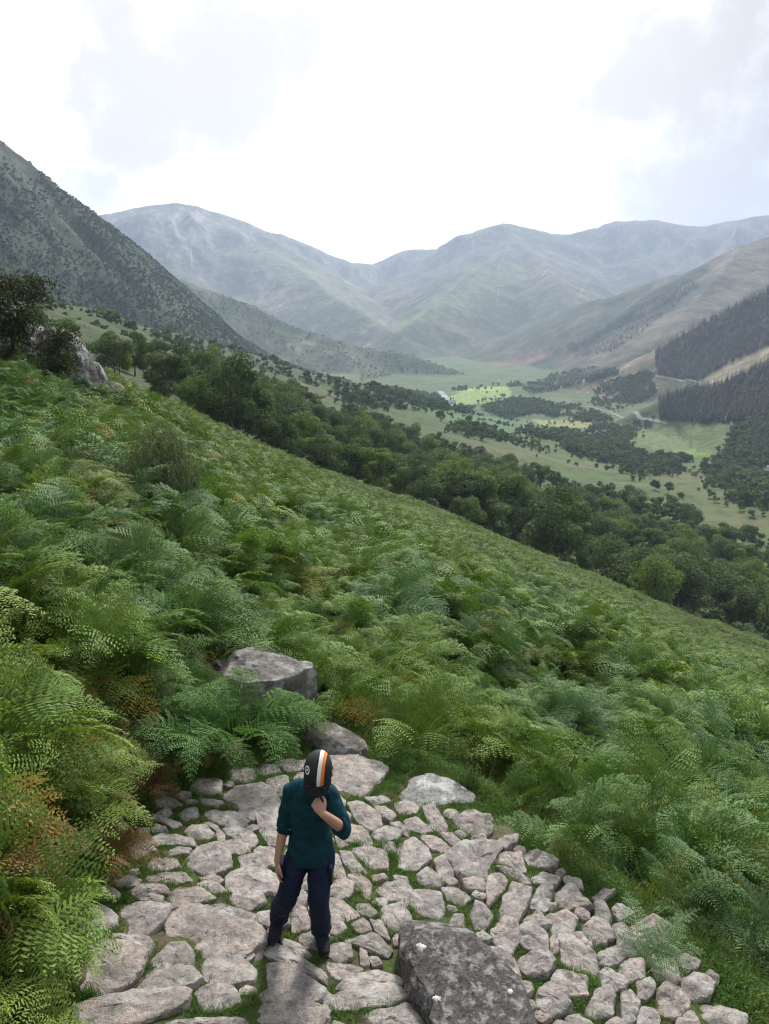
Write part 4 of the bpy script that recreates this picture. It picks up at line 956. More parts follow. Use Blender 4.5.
# ------------------------------------------------------------------ trees
M_bark = rock_mat('bark', (.11, .095, .08), (.04, .035, .03), (.25, .24, .22), .4, .5, .5)
LEAF_ST = [(0, (.068, .105, .048)), (.3, (.090, .138, .058)), (.5, (.110, .152, .078)), (.75, (.125, .195, .064)), (1, (.18, .245, .078))]
M_leaf = leaf_mat('tree_leaf', LEAF_ST, .85, .06, .26, objrand=True)
M_leafI = leaf_mat('tree_leaf_mass', LEAF_ST, .85, .06, .24)
def crown_pts(r_, nlobe, R0, H):
    """uneven crown: lobes around a few limbs"""
    L = []
    for k in range(nlobe):
        a = r_.random()*6.283; q = r_.random()**.5; zz = r_.random()
        rad = R0*(.95-.55*abs(zz-.38)*1.3)*q
        L.append((math.cos(a)*rad, math.sin(a)*rad, H*(.30+.66*zz), R0*(.26+.20*r_.random())))
    return L
def tree_meshes(seed, nleaf, R0, H, leafsz, nlobe=15, mat=None, trunk=True):
    r_ = np.random.default_rng(seed); L = crown_pts(r_, nlobe, R0, H)
    per = nleaf//nlobe; V_, C_ = [], []
    for (x, y, z, rad) in L:
        d = r_.normal(size=(per, 3)); d /= np.linalg.norm(d, axis=1)[:, None]; rr_ = rad*(.45+.6*r_.random(per)**.6)
        d2 = d*rr_[:, None]; d2[:, 2] *= .75
        c_ = np.array([x, y, z])+d2
        nrm_ = d+r_.normal(size=(per, 3))*.55+[0, 0, .35]; nrm_ /= np.linalg.norm(nrm_, axis=1)[:, None]
        a_ = np.cross(nrm_, r_.normal(size=(per, 3))); a_ /= np.linalg.norm(a_, axis=1)[:, None]; b_ = np.cross(nrm_, a_)
        s_ = (leafsz*(.6+.8*r_.random(per)))[:, None]
        V_.append(np.stack([c_-a_*s_, c_+b_*s_*.6, c_+a_*s_, c_-b_*s_*.6], 1).reshape(-1, 3))
        C_.append(np.repeat((.75+.5*r_.random((per, 1)))*(.9+.2*r_.random()), 4, 0)*np.ones((1, 3)))
    v = np.concatenate(V_); c = np.concatenate(C_)
    cr_ = mesh_np('crown', v, np.arange(len(v)).reshape(-1, 4), [mat or M_leaf], False, None, c)
    if not trunk: return cr_, None
    m = MB(); t_ = np.linspace(0, 1, 6)[:, None]
    P = np.array([[0, 0, -.5]])+t_*np.array([[.2*r_.normal(), .2*r_.normal(), H*.72+.5]])+r_.normal(size=(6, 3))*.06
    m.tube(P, np.linspace(.22, .05, 6)*H/9, 7)
    for (x, y, z, rad) in L[:9]:
        k = r_.uniform(.35, .75); b0 = P[0]+(P[-1]-P[0])*k; e_ = np.array([x, y, z]); mid = (b0+e_)/2+[0, 0, -.1*H*.3]
        m.tube([b0, mid, e_], np.array([.085, .06, .025])*H/9, 5)
    return cr_, m.mesh('trunk', [M_bark], True)
TREES = [tree_meshes(500+i, 5200, (3.4, 3.9, 3.1, 4.3, 2.9, 3.6)[i], (8.5, 9.5, 8, 9, 9.8, 7.4)[i], .19, (15, 18, 13, 20, 13, 16)[i]) for i in range(6)]
LOWT = [tree_meshes(600+i, 620, 3.6, 8.5, .52, 12, M_leafI, False)[0] for i in range(4)]
TINY = [tree_meshes(700+i, 150, 3.4, 7.0, 1.0, 8, M_leafI, False)[0] for i in range(4)]
# woods below the crest
rg = np.random.default_rng(21)
x, y, r, az = polar_pts(5200, 100, 460, -40, 40, rg)
Ar = np.interp(az, AZk[:NF], A_r[:NF]); Br = np.interp(az, AZk[:NF], B_r[:NF]); Cr = np.interp(az, AZk[:NF], C_r[:NF])
dens = fbm(x/26, y/26, 5.5, 3); px_, py_, _f = project(np.stack([x, y, ground(x, y)], 1))
edge = np.interp(px_, [0, 100, 200, 320, 450, 580, 700, 769], [.96, .96, .98, .97, .96, .95, .93, .93])
ok = (r > Ar*1.28) & (r < Cr*edge*(1+.06*dens)) & (dens > -.42+.22*sstep(170, 260, r))
ok |= (r > Cr*.95) & (r < Cr*1.3) & (dens > .75)
# thin out to natural spacing
x, y, r, az = x[ok], y[ok], r[ok], az[ok]
cell = {}; keep = []
for i in range(len(x)):
    c_ = (int(x[i]//4.6), int(y[i]//4.6))
    if any((x[i]-x[j])**2+(y[i]-y[j])**2 < (4.6)**2 for a in (-1, 0, 1) for b in (-1, 0, 1) for j in cell.get((c_[0]+a, c_[1]+b), [])): continue
    cell.setdefault(c_, []).append(i); keep.append(i)
x, y, r, az = x[keep], y[keep], r[keep], az[keep]; z = ground(x, y)
sc = .5+.95*rg.random(len(x))**1.3*(1+.25*fbm(x/40, y/40, 1.9, 2)); sc = sc*(1+.15*(1-sstep(150, 215, r))*sstep(R(-4), R(8), az)); tall = 9*sc
hb = hidden_by(x, y); top_el = (z+tall-CAMZ)/r; vis = np.clip((top_el-np.maximum(hb, (z-CAMZ)/r))*F, 0, None)*(np.abs(az) < R(30)); size_px = vis*np.minimum(1, vis)
tpx, tpy, _ = project(np.stack([x, y, z+tall], 1))
line = np.interp(tpx, [-100, 0, 60, 100, 200, 320, 450, 580, 700, 769, 850], [285, 300, 312, 322, 350, 394, 432, 478, 503, 520, 545])+7*fbm(tpx/60, tpx*0, .5, 3)
kp = (tpy > line-4) | (size_px <= 0)
x, y, r, az, z, sc, tall, size_px = [q[kp] for q in (x, y, r, az, z, sc, tall, size_px)]
order = np.argsort(-size_px); near = order[:290]; rest = order[290:]
txp, typ, _ = project(np.stack([x, y, z+tall*.6], 1))
WHO = ['dark green', 'mid green', 'grey-green', 'olive green', 'deep green', 'fresh green']
lst = sorted(near.tolist(), key=lambda i: r[i])
zones = {}
for rank, i in enumerate(lst):
    k = int(rg.integers(0, 6)); o = empty('broadleaf_tree', (x[i], y[i], z[i]), rg.random()*6.28); o.scale = (sc[i]*(.9+.25*rg.random()),)*2+(sc[i],)
    cr_, tr_ = TREES[k]
    objm('crown', cr_, o); objm('trunk', tr_, o)
    if rank < 0: pass
    zone = ('far left below the dark mountain slope', 'left of centre beyond the bracken crest', 'in the middle of the valley wood', 'right of centre beyond the bracken crest', 'at the right edge above the glen floor')[int(np.clip(txp[i]//154, 0, 4))]
    dep = 'front row' if r[i] < 175 else 'middle depth' if r[i] < 260 else 'back'
    zones.setdefault((dep, int(np.clip(txp[i]//154, 0, 4)), zone), []).append((txp[i], o, k, sc[i]))
for (dep, zi, zone), L in zones.items():
    L.sort(key=lambda q: q[0])
    zn = ('at far left', 'left of centre', 'at centre', 'right of centre', 'at far right')[zi]
    for i, (px__, o, k, s_) in enumerate(L):
        szw = 'tall' if s_ > 1.0 else 'small' if s_ < .78 else 'rounded'
        nm = 'leftmost' if i == 0 else 'rightmost' if i == len(L)-1 else ORD.get(i, 'another')
        tag(o, f"{szw} broadleaf tree, {nm} in the wood's {dep} {zn} beyond the bracken", 'tree', 'broadleaf trees of the wood beyond the bracken crest')
tint = lambda n_: np.clip(.42+.26*rg.normal(size=n_), 0, 1)
def mass(name, x, y, sc, kinds, tn, zsq=1.0, sink=.3):
    n_ = len(x); z = ground(x, y)-sink
    return scatter(name, np.stack([x, y, z], 1), np.stack([0*x, 0*x, rg.random(n_)*6.28], 1), np.stack([sc, sc, sc*zsq], 1), rg.integers(0, len(kinds), n_), tn, kinds, None)
mass('woodland', x[rest], y[rest], sc[rest], LOWT, tint(len(rest)))

def in_poly_pts(poly, n, rmin, rmax, clump=0, thr=-9, seed=0):
    """ground points inside a patch of the glen"""
    rg_ = np.random.default_rng(seed); P = np.array(poly, float); lo, hi = P.min(0), P.max(0)
    q = lo+(hi-lo)*rg_.random((n, 2)); q = q[sdist(P, q[:, 0], q[:, 1]) < 0]
    h_ = hit(q[:, 0], q[:, 1], rmin, rmax); h_ = h_[~np.isnan(h_[:, 0])]
    if clump: h_ = h_[fbm(h_[:, 0]/clump, h_[:, 1]/clump, seed, 3) > thr]
    return h_[:, 0], h_[:, 1]
# tree belts of the glen floor, as polygons of ground
belts = [
 ([(440,434),(480,440),(560,458),(640,478),(700,470),(640,455),(560,442),(480,428),(400,415),(340,400),(330,392),(400,402),(480,416)], 900, 500, 3),
 ([(520,430),(560,432),(625,440),(625,455),(690,460),(690,474),(640,468),(570,452),(530,440)], 900, 500, 3),
 ([(600,420),(650,425),(626,440),(628,452),(600,446),(590,430)], 300, 500, 4),
 ([(482,400),(500,395),(528,402),(530,414),(505,420),(484,410)], 260, 700, 5),
 ([(420,392),(450,398),(480,402),(470,412),(430,408),(380,402),(360,392)], 500, 700, 6),
 ([(510,398),(560,404),(610,418),(600,424),(560,418),(520,410)], 420, 700, 7),
 ([(520,386),(560,372),(612,366),(620,374),(560,388),(530,394)], 420, 1000, 8),
 ([(440,392),(470,388),(520,384),(520,387),(470,392)], 120, 1000, 9),
 ([(735,430),(769,410),(800,410),(800,520),(769,512),(740,480),(715,470)], 500, 400, 10),
 ([(700,470),(735,470),(769,500),(769,520),(740,512)], 120, 300, 11),
 ([(100,312),(200,336),(320,372),(440,398),(440,408),(320,388),(200,352),(100,322)], 420, 380, 12),
 ([(600,385),(650,372),(655,395),(620,412),(590,405)], 240, 700, 13),
]
X_, Y_, S_ = [], [], []
for poly, n_, rm, sd_ in belts:
    a, b = in_poly_pts(poly, int(n_*2.6), rm, 3000, 55, -.12 if sd_ not in (5, 10) else -9, sd_)
    X_.append(a); Y_.append(b); S_.append(.45+.75*rg.random(len(a))**1.5)
X_, Y_, S_ = map(np.concatenate, (X_, Y_, S_)); m_ = len(X_)
X_ = np.concatenate([X_, X_+4.5*rg.normal(size=m_), X_+6*rg.normal(size=m_)]); Y_ = np.concatenate([Y_, Y_+4.5*rg.normal(size=m_), Y_+6*rg.normal(size=m_)]); S_ = np.concatenate([S_, S_*.75, S_*.55])
_tp = project(np.stack([X_, Y_, ground(X_, Y_)+S_*6], 1)); _in = sdist(np.array([(440,395),(470,386),(505,383),(517,392),(508,399),(484,404),(452,406)]), _tp[0], _tp[1]) < 0; _in &= np.random.default_rng(1).random(len(X_)) < .93; X_, Y_, S_ = X_[~_in], Y_[~_in], S_[~_in]
mass('woodland', X_, Y_, S_*1.05, TINY, np.clip(.38+.26*rg.normal(size=len(X_)), 0, 1))
x, y, r, az = polar_pts(9000, 300, 1250, -32, 36, rg)
tx, ty, _ = project(np.stack([x, y, ground(x, y)], 1))
ok = (sample(CL.astype(float), x, y) < .5) & (fbm(x/45, y/45, 12.1, 4) > .44-.30*(1-sstep(R(-8), R(4), az))) & ~((ty < 408) & (tx < 520) & (tx > 440)) & ~((tx > 625) & (ty < 455) & (ty > 420))
mass('pasture_bushes', x[ok], y[ok], .28+.35*rg.random(ok.sum()), TINY, np.clip(.35+.3*rg.normal(size=ok.sum()), 0, 1))
# single trees and bushes on the pasture and fields: things one can point at
FT = [(487,394,.7,'small round tree on the bright green field, left of the dark clump'),(497,393,.6,'small tree at the far right of the bright field'),(478,404,1.0,'dark rounded tree on the left of the clump below the bright field'),
      (685,462,1.0,'lone dark tree below the right-hand meadow'),(650,478,.8,'round bush on the pasture right of centre, upper one'),(655,490,.9,'round bush on the pasture right of centre, lower one'),(708,488,1.1,'dark tree standing left in the small pasture clump'),
      (722,488,1.2,'broad dark tree in the middle of the small pasture clump'),(735,492,1.0,'dark tree on the right of the small pasture clump'),(668,494,.9,'bush leaning on the pasture near two round bushes'),(455,410,.6,'little tree beside the field wall under the bright field'),(532,414,.8,'bush at the near edge of the straw coloured field'),
      (350,474,.5,'lone bush on the bracken crest left of centre'),(318,466,1.35,'dark pointed tree rising over the bracken crest left of centre')]
for i, (a, b, s_, lab) in enumerate(FT):
    rmn = 110 if b > 460 and a < 400 else 350
    h_ = hit([a], [b if b < 460 or a > 400 else b-14], rmn, 3000)[0] if not (b > 460 and a < 400) else np.append(pt(a, b-6, 118)[:2], 0)
    if np.isnan(h_[0]): continue
    o = empty('field_tree', (h_[0], h_[1], float(ground(h_[0], h_[1]))), i*1.3); k = i % 6
    if b > 460 and a < 400: s_ *= .55
    o.scale = (s_*.85, s_*.85, s_*.85); objm('crown', TREES[k][0], o); objm('trunk', TREES[k][1], o); tag(o, lab, 'tree')
# scrub on the dark mountain flank, and on the lower ridge
def flank(k, n, smin, smax, zmax, thr, seed, clump=70, amax=36, rmax=3000, amin=-41):
    rg_ = np.random.default_rng(seed); u_ = np.argwhere((CL == k) & (np.abs(AZs[:, None]) < R(amax)) & (Z < zmax) & (LR < rmax))
    wgt = LR[u_[:, 0], u_[:, 1]]**2; wgt = wgt/wgt.sum(); s = u_[rg_.choice(len(u_), n, p=wgt)]
    a_ = AZ[s[:, 0]]+rg_.random(n)*R(.075); r_ = RR[s[:, 1]]*(1+.008*rg_.random(n)); x, y = np.sin(a_)*r_, np.cos(a_)*r_
    ok = fbm(x/clump, y/clump, seed, 4)+.35*rg_.normal(size=n) > thr+1.0*np.clip(ground(x, y)/zmax, 0, 1)**2
    return x[ok], y[ok]
x, y = flank(1, 36000, 1, 1, 260, -.5, 31, 60)
mass('hillside_scrub', x, y, .24+.36*rg.random(len(x))**1.5, TINY, np.clip(.10+.15*rg.normal(size=len(x)), 0, 1), .8, .6)
x, y = flank(2, 9000, 1, 1, 120, -.1, 32, 70)
mass('hillside_scrub', x, y, .45+.4*rg.random(len(x)), TINY, np.clip(.25+.2*rg.normal(size=len(x)), 0, 1), .85, .5)
# conifers
M_con = leaf_mat('conifer_needle', [(0, (.018, .036, .022)), (.5, (.026, .048, .026)), (1, (.040, .065, .032))], .7, .15, .08)
def conifer(seed, H=16, R0=2.6, nl=15, nb=9):
    r_ = np.random.default_rng(seed); v = []; f = []; c = []; n = 0
    for i in range(nl):
        t_ = (i+.3*r_.random())/nl; z = H*(.08+.92*t_); rad = R0*(1-t_)**.8+.15
        for j in range(nb):
            a = r_.random()*6.283; L_ = rad*(.65+.5*r_.random()); d = np.array([math.cos(a), math.sin(a), 0]); s_ = np.array([-d[1], d[0], 0])*L_*.36
            b = np.array([0, 0, z+H*.03]); m_ = b+d*L_*.55-[0, 0, L_*.12]; e_ = b+d*L_-[0, 0, L_*.42]
            v += [b, m_+s_, e_, m_-s_]; f.append((n, n+1, n+2, n+3)); n += 4; q = .75+.5*r_.random(); c += [[q*.9]*3, [q]*3, [q*1.15]*3, [q]*3]
    return mesh_np('conifer', np.array(v), np.array(f), [M_con], False, None, np.array(c))
CON = [conifer(800+i, (16, 18, 14)[i], (2.7, 3.0, 2.4)[i], 12, 7) for i in range(3)]
def con_patch(name, poly, n, rmin, seed, smin=.75, smax=1.15, gap=None):
    n = int(n*1.7); smin *= .72; smax *= .78
    x, y = in_poly_pts(poly, n, rmin, 4000, 0, -9, seed); return mass(name, x, y, smin+(smax-smin)*rg.random(len(x)), CON, np.clip(.4+.3*rg.normal(size=len(x)), 0, 1))
con_patch('conifer_plantation', [(655,352),(690,330),(730,308),(769,289),(820,262),(820,322),(769,346),(735,360),(700,380),(672,378),(656,374)], 5200, 900, 41)
con_patch('conifer_plantation', [(658,398),(690,388),(720,385),(769,362),(820,340),(820,415),(769,422),(700,424),(660,420)], 3600, 700, 42)
con_patch('conifer_plantation', [(520,388),(560,374),(612,368),(600,378),(560,390),(530,396)], 900, 1000, 43, .6, .9)
con_patch('conifer_plantation', [(565,345),(600,330),(650,300),(690,280),(700,286),(660,318),(640,335),(610,352),(575,358)], 3600, 1500, 44, .7, 1.0)
con_patch('conifer_plantation', [(745,425),(769,415),(810,400),(810,470),(769,470),(750,450)], 700, 400, 45, .6, .95)
# ------------------------------------------------------------------ crag with its tree at the left edge
def crag_piece(base, hw, hd, h, seed, rot, label, mat):
    th = np.arange(9)/9*2*math.pi; rr_ = np.random.default_rng(seed)
    q = np.stack([np.cos(th)*hw, np.sin(th)*hd], 1)*(1+.15*rr_.normal(size=(9, 1))); c_, s_ = math.cos(rot), math.sin(rot); q = q@np.array([[c_, s_], [-s_, c_]])+base[:2]
    return boulder('crag', None, q, float(ground(base[0], base[1])), [(1.05, -1.2), (1.03, .1*h), (1.0, .35*h), (.9, .65*h), (.72, .88*h), (.45, h), (.15, 1.02*h)], seed, mat, label, .16, 1.1, 120, (-.30, 0), 3, 10)
c1 = pt(66, 352, 36.8); c2 = pt(88, 368, 37.5); c3 = pt(110, 384, 40.0); c0 = pt(18, 338, 38.0)
for o_, cat in ((crag_piece(c0, 2.0, 1.3, 2.3, 51, .2, 'dark heathery rock outcrop under the gnarled tree at the left edge', M_crag), 'rock outcrop'),
                (crag_piece(c1, 1.55, 1.0, 3.0, 52, -.5, 'white-streaked grey rock outcrop right of the gnarled tree', M_crag), 'rock outcrop'),
                (crag_piece(c2, 1.1, .8, 1.7, 53, -.5, 'small brown-topped rock knob low on the outcrop', M_crag), 'rock outcrop'),
                (crag_piece(c3, 1.5, .55, .95, 54, -.6, 'long low grey slab running down from the outcrop', M_crag), 'rock outcrop')):
    o_['category'] = cat
def gnarled(px, py, r_h, seed, H, Rr, label, nleaf, leafc, name='gnarled_tree'):
    r_ = np.random.default_rng(seed); p = pt(px, py, r_h); z = float(ground(p[0], p[1])); root = empty(name, (p[0], p[1], z))
    m = MB(); ends = []
    def limb(b, d, L_, rad, dep):
        n_ = 6; P = [b]
        for i in range(n_): d = d+r_.normal(size=3)*.22+[0, 0, .03]; d /= np.linalg.norm(d); P.append(P[-1]+d*L_/n_)
        m.tube(P, np.linspace(rad, rad*.5, n_+1), 6)
        if dep == 0: ends.extend([P[-1], P[-2], P[-4]]); return
        for k in range(3 if dep > 1 else 4): limb(P[-1 - (k % 3)], d+r_.normal(size=3)*.65, L_*.62, rad*.52, dep-1)
    limb(np.array([0, 0, -.2]), np.array([.05, -.1, 1.]), H*.40, .16, 3)
    m.build('trunk', M_bark, root, True)
    E = np.array(ends); per = nleaf//len(E); c_ = np.repeat(E, per, 0)+r_.normal(size=(len(E)*per, 3))*np.array([.26, .26, .17])*Rr; n_ = len(c_)
    nr = r_.normal(size=(n_, 3))+[0, 0, .4]; nr /= np.linalg.norm(nr, axis=1)[:, None]; a_ = np.cross(nr, r_.normal(size=(n_, 3))); a_ /= np.linalg.norm(a_, axis=1)[:, None]; b_ = np.cross(nr, a_); s_ = .06*(.6+.8*r_.random((n_, 1)))
    v = np.stack([c_-a_*s_, c_+b_*s_*.6, c_+a_*s_, c_-b_*s_*.6], 1).reshape(-1, 3)
    objm('crown', mesh_np('crown', v, np.arange(len(v)).reshape(-1, 4), [mat_fern_fixed(leafc)], False, None, np.repeat(.7+.6*r_.random((n_, 1)), 4, 0)*np.ones((1, 3))), root)
    return tag(root, label, 'tree')
gnarled(14, 330, 36.8, 3, 6.4, 1.25, 'gnarled dark tree leaning over the rock outcrop at the left edge', 11000, (.050, .060, .030))
bush('heather_bush', 30, 352, 36.0, 1.3, .7, 260, 21, (.060, .050, .035), 'dark heather clump covering the rock outcrop under the gnarled tree', .12)
bush('heather_bush', 10, 338, 36.0, 1.6, .9, 240, 22, (.055, .055, .035), 'dark heather clump at the very left edge below the gnarled tree', .12)
bush('heather_bush', 86, 370, 37.4, .9, .8, 150, 23, (.085, .060, .04), 'brown heather clump at the foot of the white-streaked outcrop', .10)

# ------------------------------------------------------------------ glen floor: road, river, farm buildings, walls
M_road = mat_simple('road_surface', (.24, .23, .21), .9); M_water = mat_simple('river_water', (.35, .38, .40), .15, .6)
def ribbon(name, pts_px, wid, mat, rmin=500, dz=.25):
    h_ = hit([p[0] for p in pts_px], [p[1] for p in pts_px], rmin, 3500); h_ = h_[~np.isnan(h_[:, 0])]
    d = np.r_[0, np.cumsum(np.linalg.norm(np.diff(h_[:, :2], axis=0), axis=1))]; s_ = np.arange(0, d[-1], 6.0)
    P = np.stack([np.interp(s_, d, h_[:, i]) for i in range(2)], 1); Tn = np.gradient(P, axis=0); Tn /= np.linalg.norm(Tn, axis=1)[:, None]+1e-9; S_ = np.stack([-Tn[:, 1], Tn[:, 0]], 1)
    rows = []
    for k in (-1, -.5, 0, .5, 1):
        q = P+S_*wid*.5*k; rows.append(np.column_stack([q, ground(q[:, 0], q[:, 1])+dz]))
    n_ = len(P); v = np.concatenate(rows); f = [(k*n_+i, k*n_+i+1, (k+1)*n_+i+1, (k+1)*n_+i) for k in range(4) for i in range(n_-1)]
    o = objm(name, mesh_np(name, v, f, [mat], True)); return tag(o, None, None, None, 'structure')
ribbon('road', [(540,412),(566,404),(590,407),(612,413),(640,419),(652,420),(668,424)], 4.5, M_road, 700, .5)
ribbon('road', [(656,376),(668,378),(685,381),(700,383),(712,384),(722,380)], 3.5, M_road, 700, .6)
ribbon('river', [(440,391),(446,398),(452,404),(458,408),(470,412)], 11, M_water, 700, .4)
M_wallw = mat_simple('white_render', (.72, .72, .70), .8); M_slate = mat_simple('slate_roof', (.33, .35, .38), .6); M_glass = mat_simple('window_glass', (.03, .035, .04), .15, .6); M_doorw = mat_simple('painted_door', (.12, .06, .04), .5)
def house(px, py, rmin, L_, W_, H_, rot, label):
    h_ = hit([px], [py], rmin, 3500)[0]
    if np.isnan(h_[0]): return
    root = empty('farmhouse', (h_[0], h_[1], h_[2]-.3), rot); RH = W_*.42
    m = MB(); m.box(-L_/2, L_/2, -W_/2, W_/2, 0, H_)
    for sx in (-1, 1): m.add([(sx*L_/2, -W_/2, H_), (sx*L_/2, W_/2, H_), (sx*L_/2, 0, H_+RH)], [(0, 1, 2) if sx > 0 else (0, 2, 1)])
    m.build('wall', M_wallw, root)
    rf = MB()
    for sy in (-1, 1):
        a = np.array([(-L_/2-.3, sy*(W_/2+.35), H_-.12), (L_/2+.3, sy*(W_/2+.35), H_-.12), (L_/2+.3, 0, H_+RH+.1), (-L_/2-.3, 0, H_+RH+.1)]); b = a+[0, 0, .18]
        rf.add(np.vstack([a, b]), [(0, 1, 2, 3), (4, 7, 6, 5), (0, 4, 5, 1), (3, 2, 6, 7), (0, 3, 7, 4), (1, 5, 6, 2)])
    ro = rf.build('roof', M_slate, root)
    for sx in (-1, 1):
        ch = MB(); ch.box(sx*L_*.42-.4, sx*L_*.42+.4, -.35, .35, H_+RH-.5, H_+RH+1.1); ch.build('chimney', M_wallw, ro)
    for k in range(4):
        if k == 1: 
            d = MB(); d.box(-L_/2+L_*(k+.5)/4-.5, -L_/2+L_*(k+.5)/4+.5, -W_/2-.05, -W_/2+.02, .1, 2.1); d.build('door', M_doorw, root); continue
        wn = MB(); wn.box(-L_/2+L_*(k+.5)/4-.5, -L_/2+L_*(k+.5)/4+.5, -W_/2-.05, -W_/2+.02, 1.0, 2.3); wn.build('window', M_glass, root)
    return tag(root, label, 'house')
house(600, 437, 500, 14, 7, 4.0, .5, 'white farmhouse among the dark trees below the right-hand meadow')
house(452, 404, 700, 11, 6, 3.6, -.5, 'white farmhouse left of the bright green field')
house(568, 405, 700, 11, 6, 3.8, .2, 'small pale cottage by the road right of the dark tree clump')
house(768, 474, 350, 10, 6, 3.8, .9, 'white gable just inside the right edge of the glen')
house(497, 384, 1000, 10, 6, 3.6, .1, 'tiny pale barn behind the bright green field')
# ------------------------------------------------------------------ the boy
def loft_raw(P, rx, ry=None, refx=(1, 0, 0), n=20, mb=None, ck=(1, 1)):
    """closed tapered body along P; rx along the reference side, ry across it"""
    P = np.asarray(P, float); m = len(P); rx = np.broadcast_to(rx, (m,)).astype(float); ry = rx if ry is None else np.broadcast_to(ry, (m,)).astype(float)
    Tn = np.gradient(P, axis=0); Tn /= np.linalg.norm(Tn, axis=1)[:, None]+1e-9
    ref = np.asarray(refx, float); A = ref[None]-Tn*(Tn@ref)[:, None]; A /= np.linalg.norm(A, axis=1)[:, None]+1e-9; B = np.cross(Tn, A)
    # rounded ends
    ext = [(-.95, .30), (-.7, .70), (-.35, .93)]
    rows = []
    for e_, s_ in ext: rows.append((P[0]+Tn[0]*e_*ck[0]*(rx[0]+ry[0])/2, rx[0]*s_, ry[0]*s_, A[0], B[0]))
    for i in range(m): rows.append((P[i], rx[i], ry[i], A[i], B[i]))
    for e_, s_ in ext[::-1]: rows.append((P[-1]-Tn[-1]*e_*ck[1]*(rx[-1]+ry[-1])/2, rx[-1]*s_, ry[-1]*s_, A[-1], B[-1]))
    th = np.arange(n)/n*2*math.pi; v = np.concatenate([c+a*rx_*np.cos(th)[:, None]+b*ry_*np.sin(th)[:, None] for c, rx_, ry_, a, b in rows]); k = len(rows)
    f = [(i*n+j, i*n+(j+1) % n, (i+1)*n+(j+1) % n, (i+1)*n+j) for i in range(k-1) for j in range(n)]+[tuple(range(n-1, -1, -1)), tuple((k-1)*n+j for j in range(n))]
    mb.add(v, f)
def spline(P, k=5):
    P = np.asarray(P, float); t_ = np.linspace(0, len(P)-1, (len(P)-1)*k+1); i = np.minimum(t_.astype(int), len(P)-2); u = (t_-i)[:, None]
    p0 = P[np.maximum(i-1, 0)]; p1 = P[i]; p2 = P[i+1]; p3 = P[np.minimum(i+2, len(P)-1)]
    return .5*((2*p1)+(-p0+p2)*u+(2*p0-5*p1+4*p2-p3)*u*u+(-p0+3*p1-3*p2+p3)*u**3)
def limb(mb, pts, n=18, k=4, refx=(1, 0, 0), ck=(1, 1)):   # pts: (x,y,z,rx,ry)
    S_ = spline(pts, k); loft_raw(S_[:, :3], S_[:, 3], S_[:, 4], refx, n, mb, ck)
def fuse(name, mb, voxel, smooth, mat, parent, noise=None, cut=None):
    me = mb.mesh('tmp', []); o = bpy.data.objects.new('tmp', me); scene.collection.objects.link(o)
    md = o.modifiers.new('r', 'REMESH'); md.mode = 'VOXEL'; md.voxel_size = voxel; md.use_smooth_shade = True
    if smooth: sm = o.modifiers.new('s', 'SMOOTH'); sm.factor = .5; sm.iterations = smooth
    dg = bpy.context.evaluated_depsgraph_get(); me2 = bpy.data.meshes.new_from_object(o.evaluated_get(dg)); bpy.data.objects.remove(o)
    n_ = len(me2.vertices); co = np.empty(n_*3, np.float32); me2.vertices.foreach_get('co', co); co = co.reshape(-1, 3); no_ = np.empty(n_*3, np.float32); me2.vertices.foreach_get('normal', no_); no_ = no_.reshape(-1, 3)
    if noise is not None: co = co+no_*noise(co)[:, None]
    if cut is not None:
        co = cut(co)
    me2.vertices.foreach_set('co', co.astype(np.float32).ravel()); me2.update(); me2.name = name
    me2.materials.clear(); me2.materials.append(mat); me2.polygons.foreach_set('use_smooth', np.ones(len(me2.polygons), bool))
    return objm(name, me2, parent)
def cloth_mat(name, c, sc=260, rough=.85, var=.25):
    m = bpy.data.materials.new(name); m.use_nodes = True; t = m.node_tree; b = t.nodes['Principled BSDF']; b.inputs['Roughness'].default_value = rough; b.inputs['Specular IOR Level'].default_value = .2
    tcn = N(t, 'ShaderNodeTexCoord'); n1 = noise_node(t, 18, 5, .6, tcn.outputs['Object']); n2 = noise_node(t, sc, 2, .5, tcn.outputs['Object'])
    r1 = ramp(t, n1.outputs[0], [(.3, tuple(x*(1-var) for x in c)), (.7, tuple(x*(1+var) for x in c))]); t.links.new(r1.outputs[0], b.inputs['Base Color'])
    bp = N(t, 'ShaderNodeBump'); bp.inputs['Strength'].default_value = .25; bp.inputs['Distance'].default_value = .002; t.links.new(n2.outputs[0], bp.inputs['Height']); t.links.new(bp.outputs[0], b.inputs['Normal'])
    return m
M_skin = mat_simple('skin', (.48, .27, .19), .55, .35); b_ = M_skin.node_tree.nodes['Principled BSDF']; b_.inputs['Subsurface Weight'].default_value = .12; b_.inputs['Subsurface Radius'].default_value = (.02, .008, .004)
M_teal = cloth_mat('teal_jersey', (.005, .042, .060)); M_navy = cloth_mat('navy_cloth', (.012, .018, .044)); M_cuff = cloth_mat('cuff_rib', (.006, .022, .034))
M_black = mat_simple('black_cloth', (.012, .012, .014), .7, .25); M_hair = mat_simple('brown_hair', (.05, .03, .02), .6); M_sole = mat_simple('rubber_sole', (.03, .03, .032), .7); M_shoe = cloth_mat('shoe_upper', (.015, .017, .022)); M_sblue = mat_simple('blue_panel', (.01, .06, .16), .6); M_lace = mat_simple('grey_lace', (.25, .26, .28), .8)
GZ = 0.045
O = np.array([-.49, 3.88, float(z_path(-.49, 3.88))+GZ])
boy = empty('person', tuple(O))
tag(boy, 'boy in a teal jumper and navy trousers standing with bowed head, hand at his mouth', 'person')
def L(p): p = np.array(p, float); p[..., :3] = p[..., :3]-O; return p
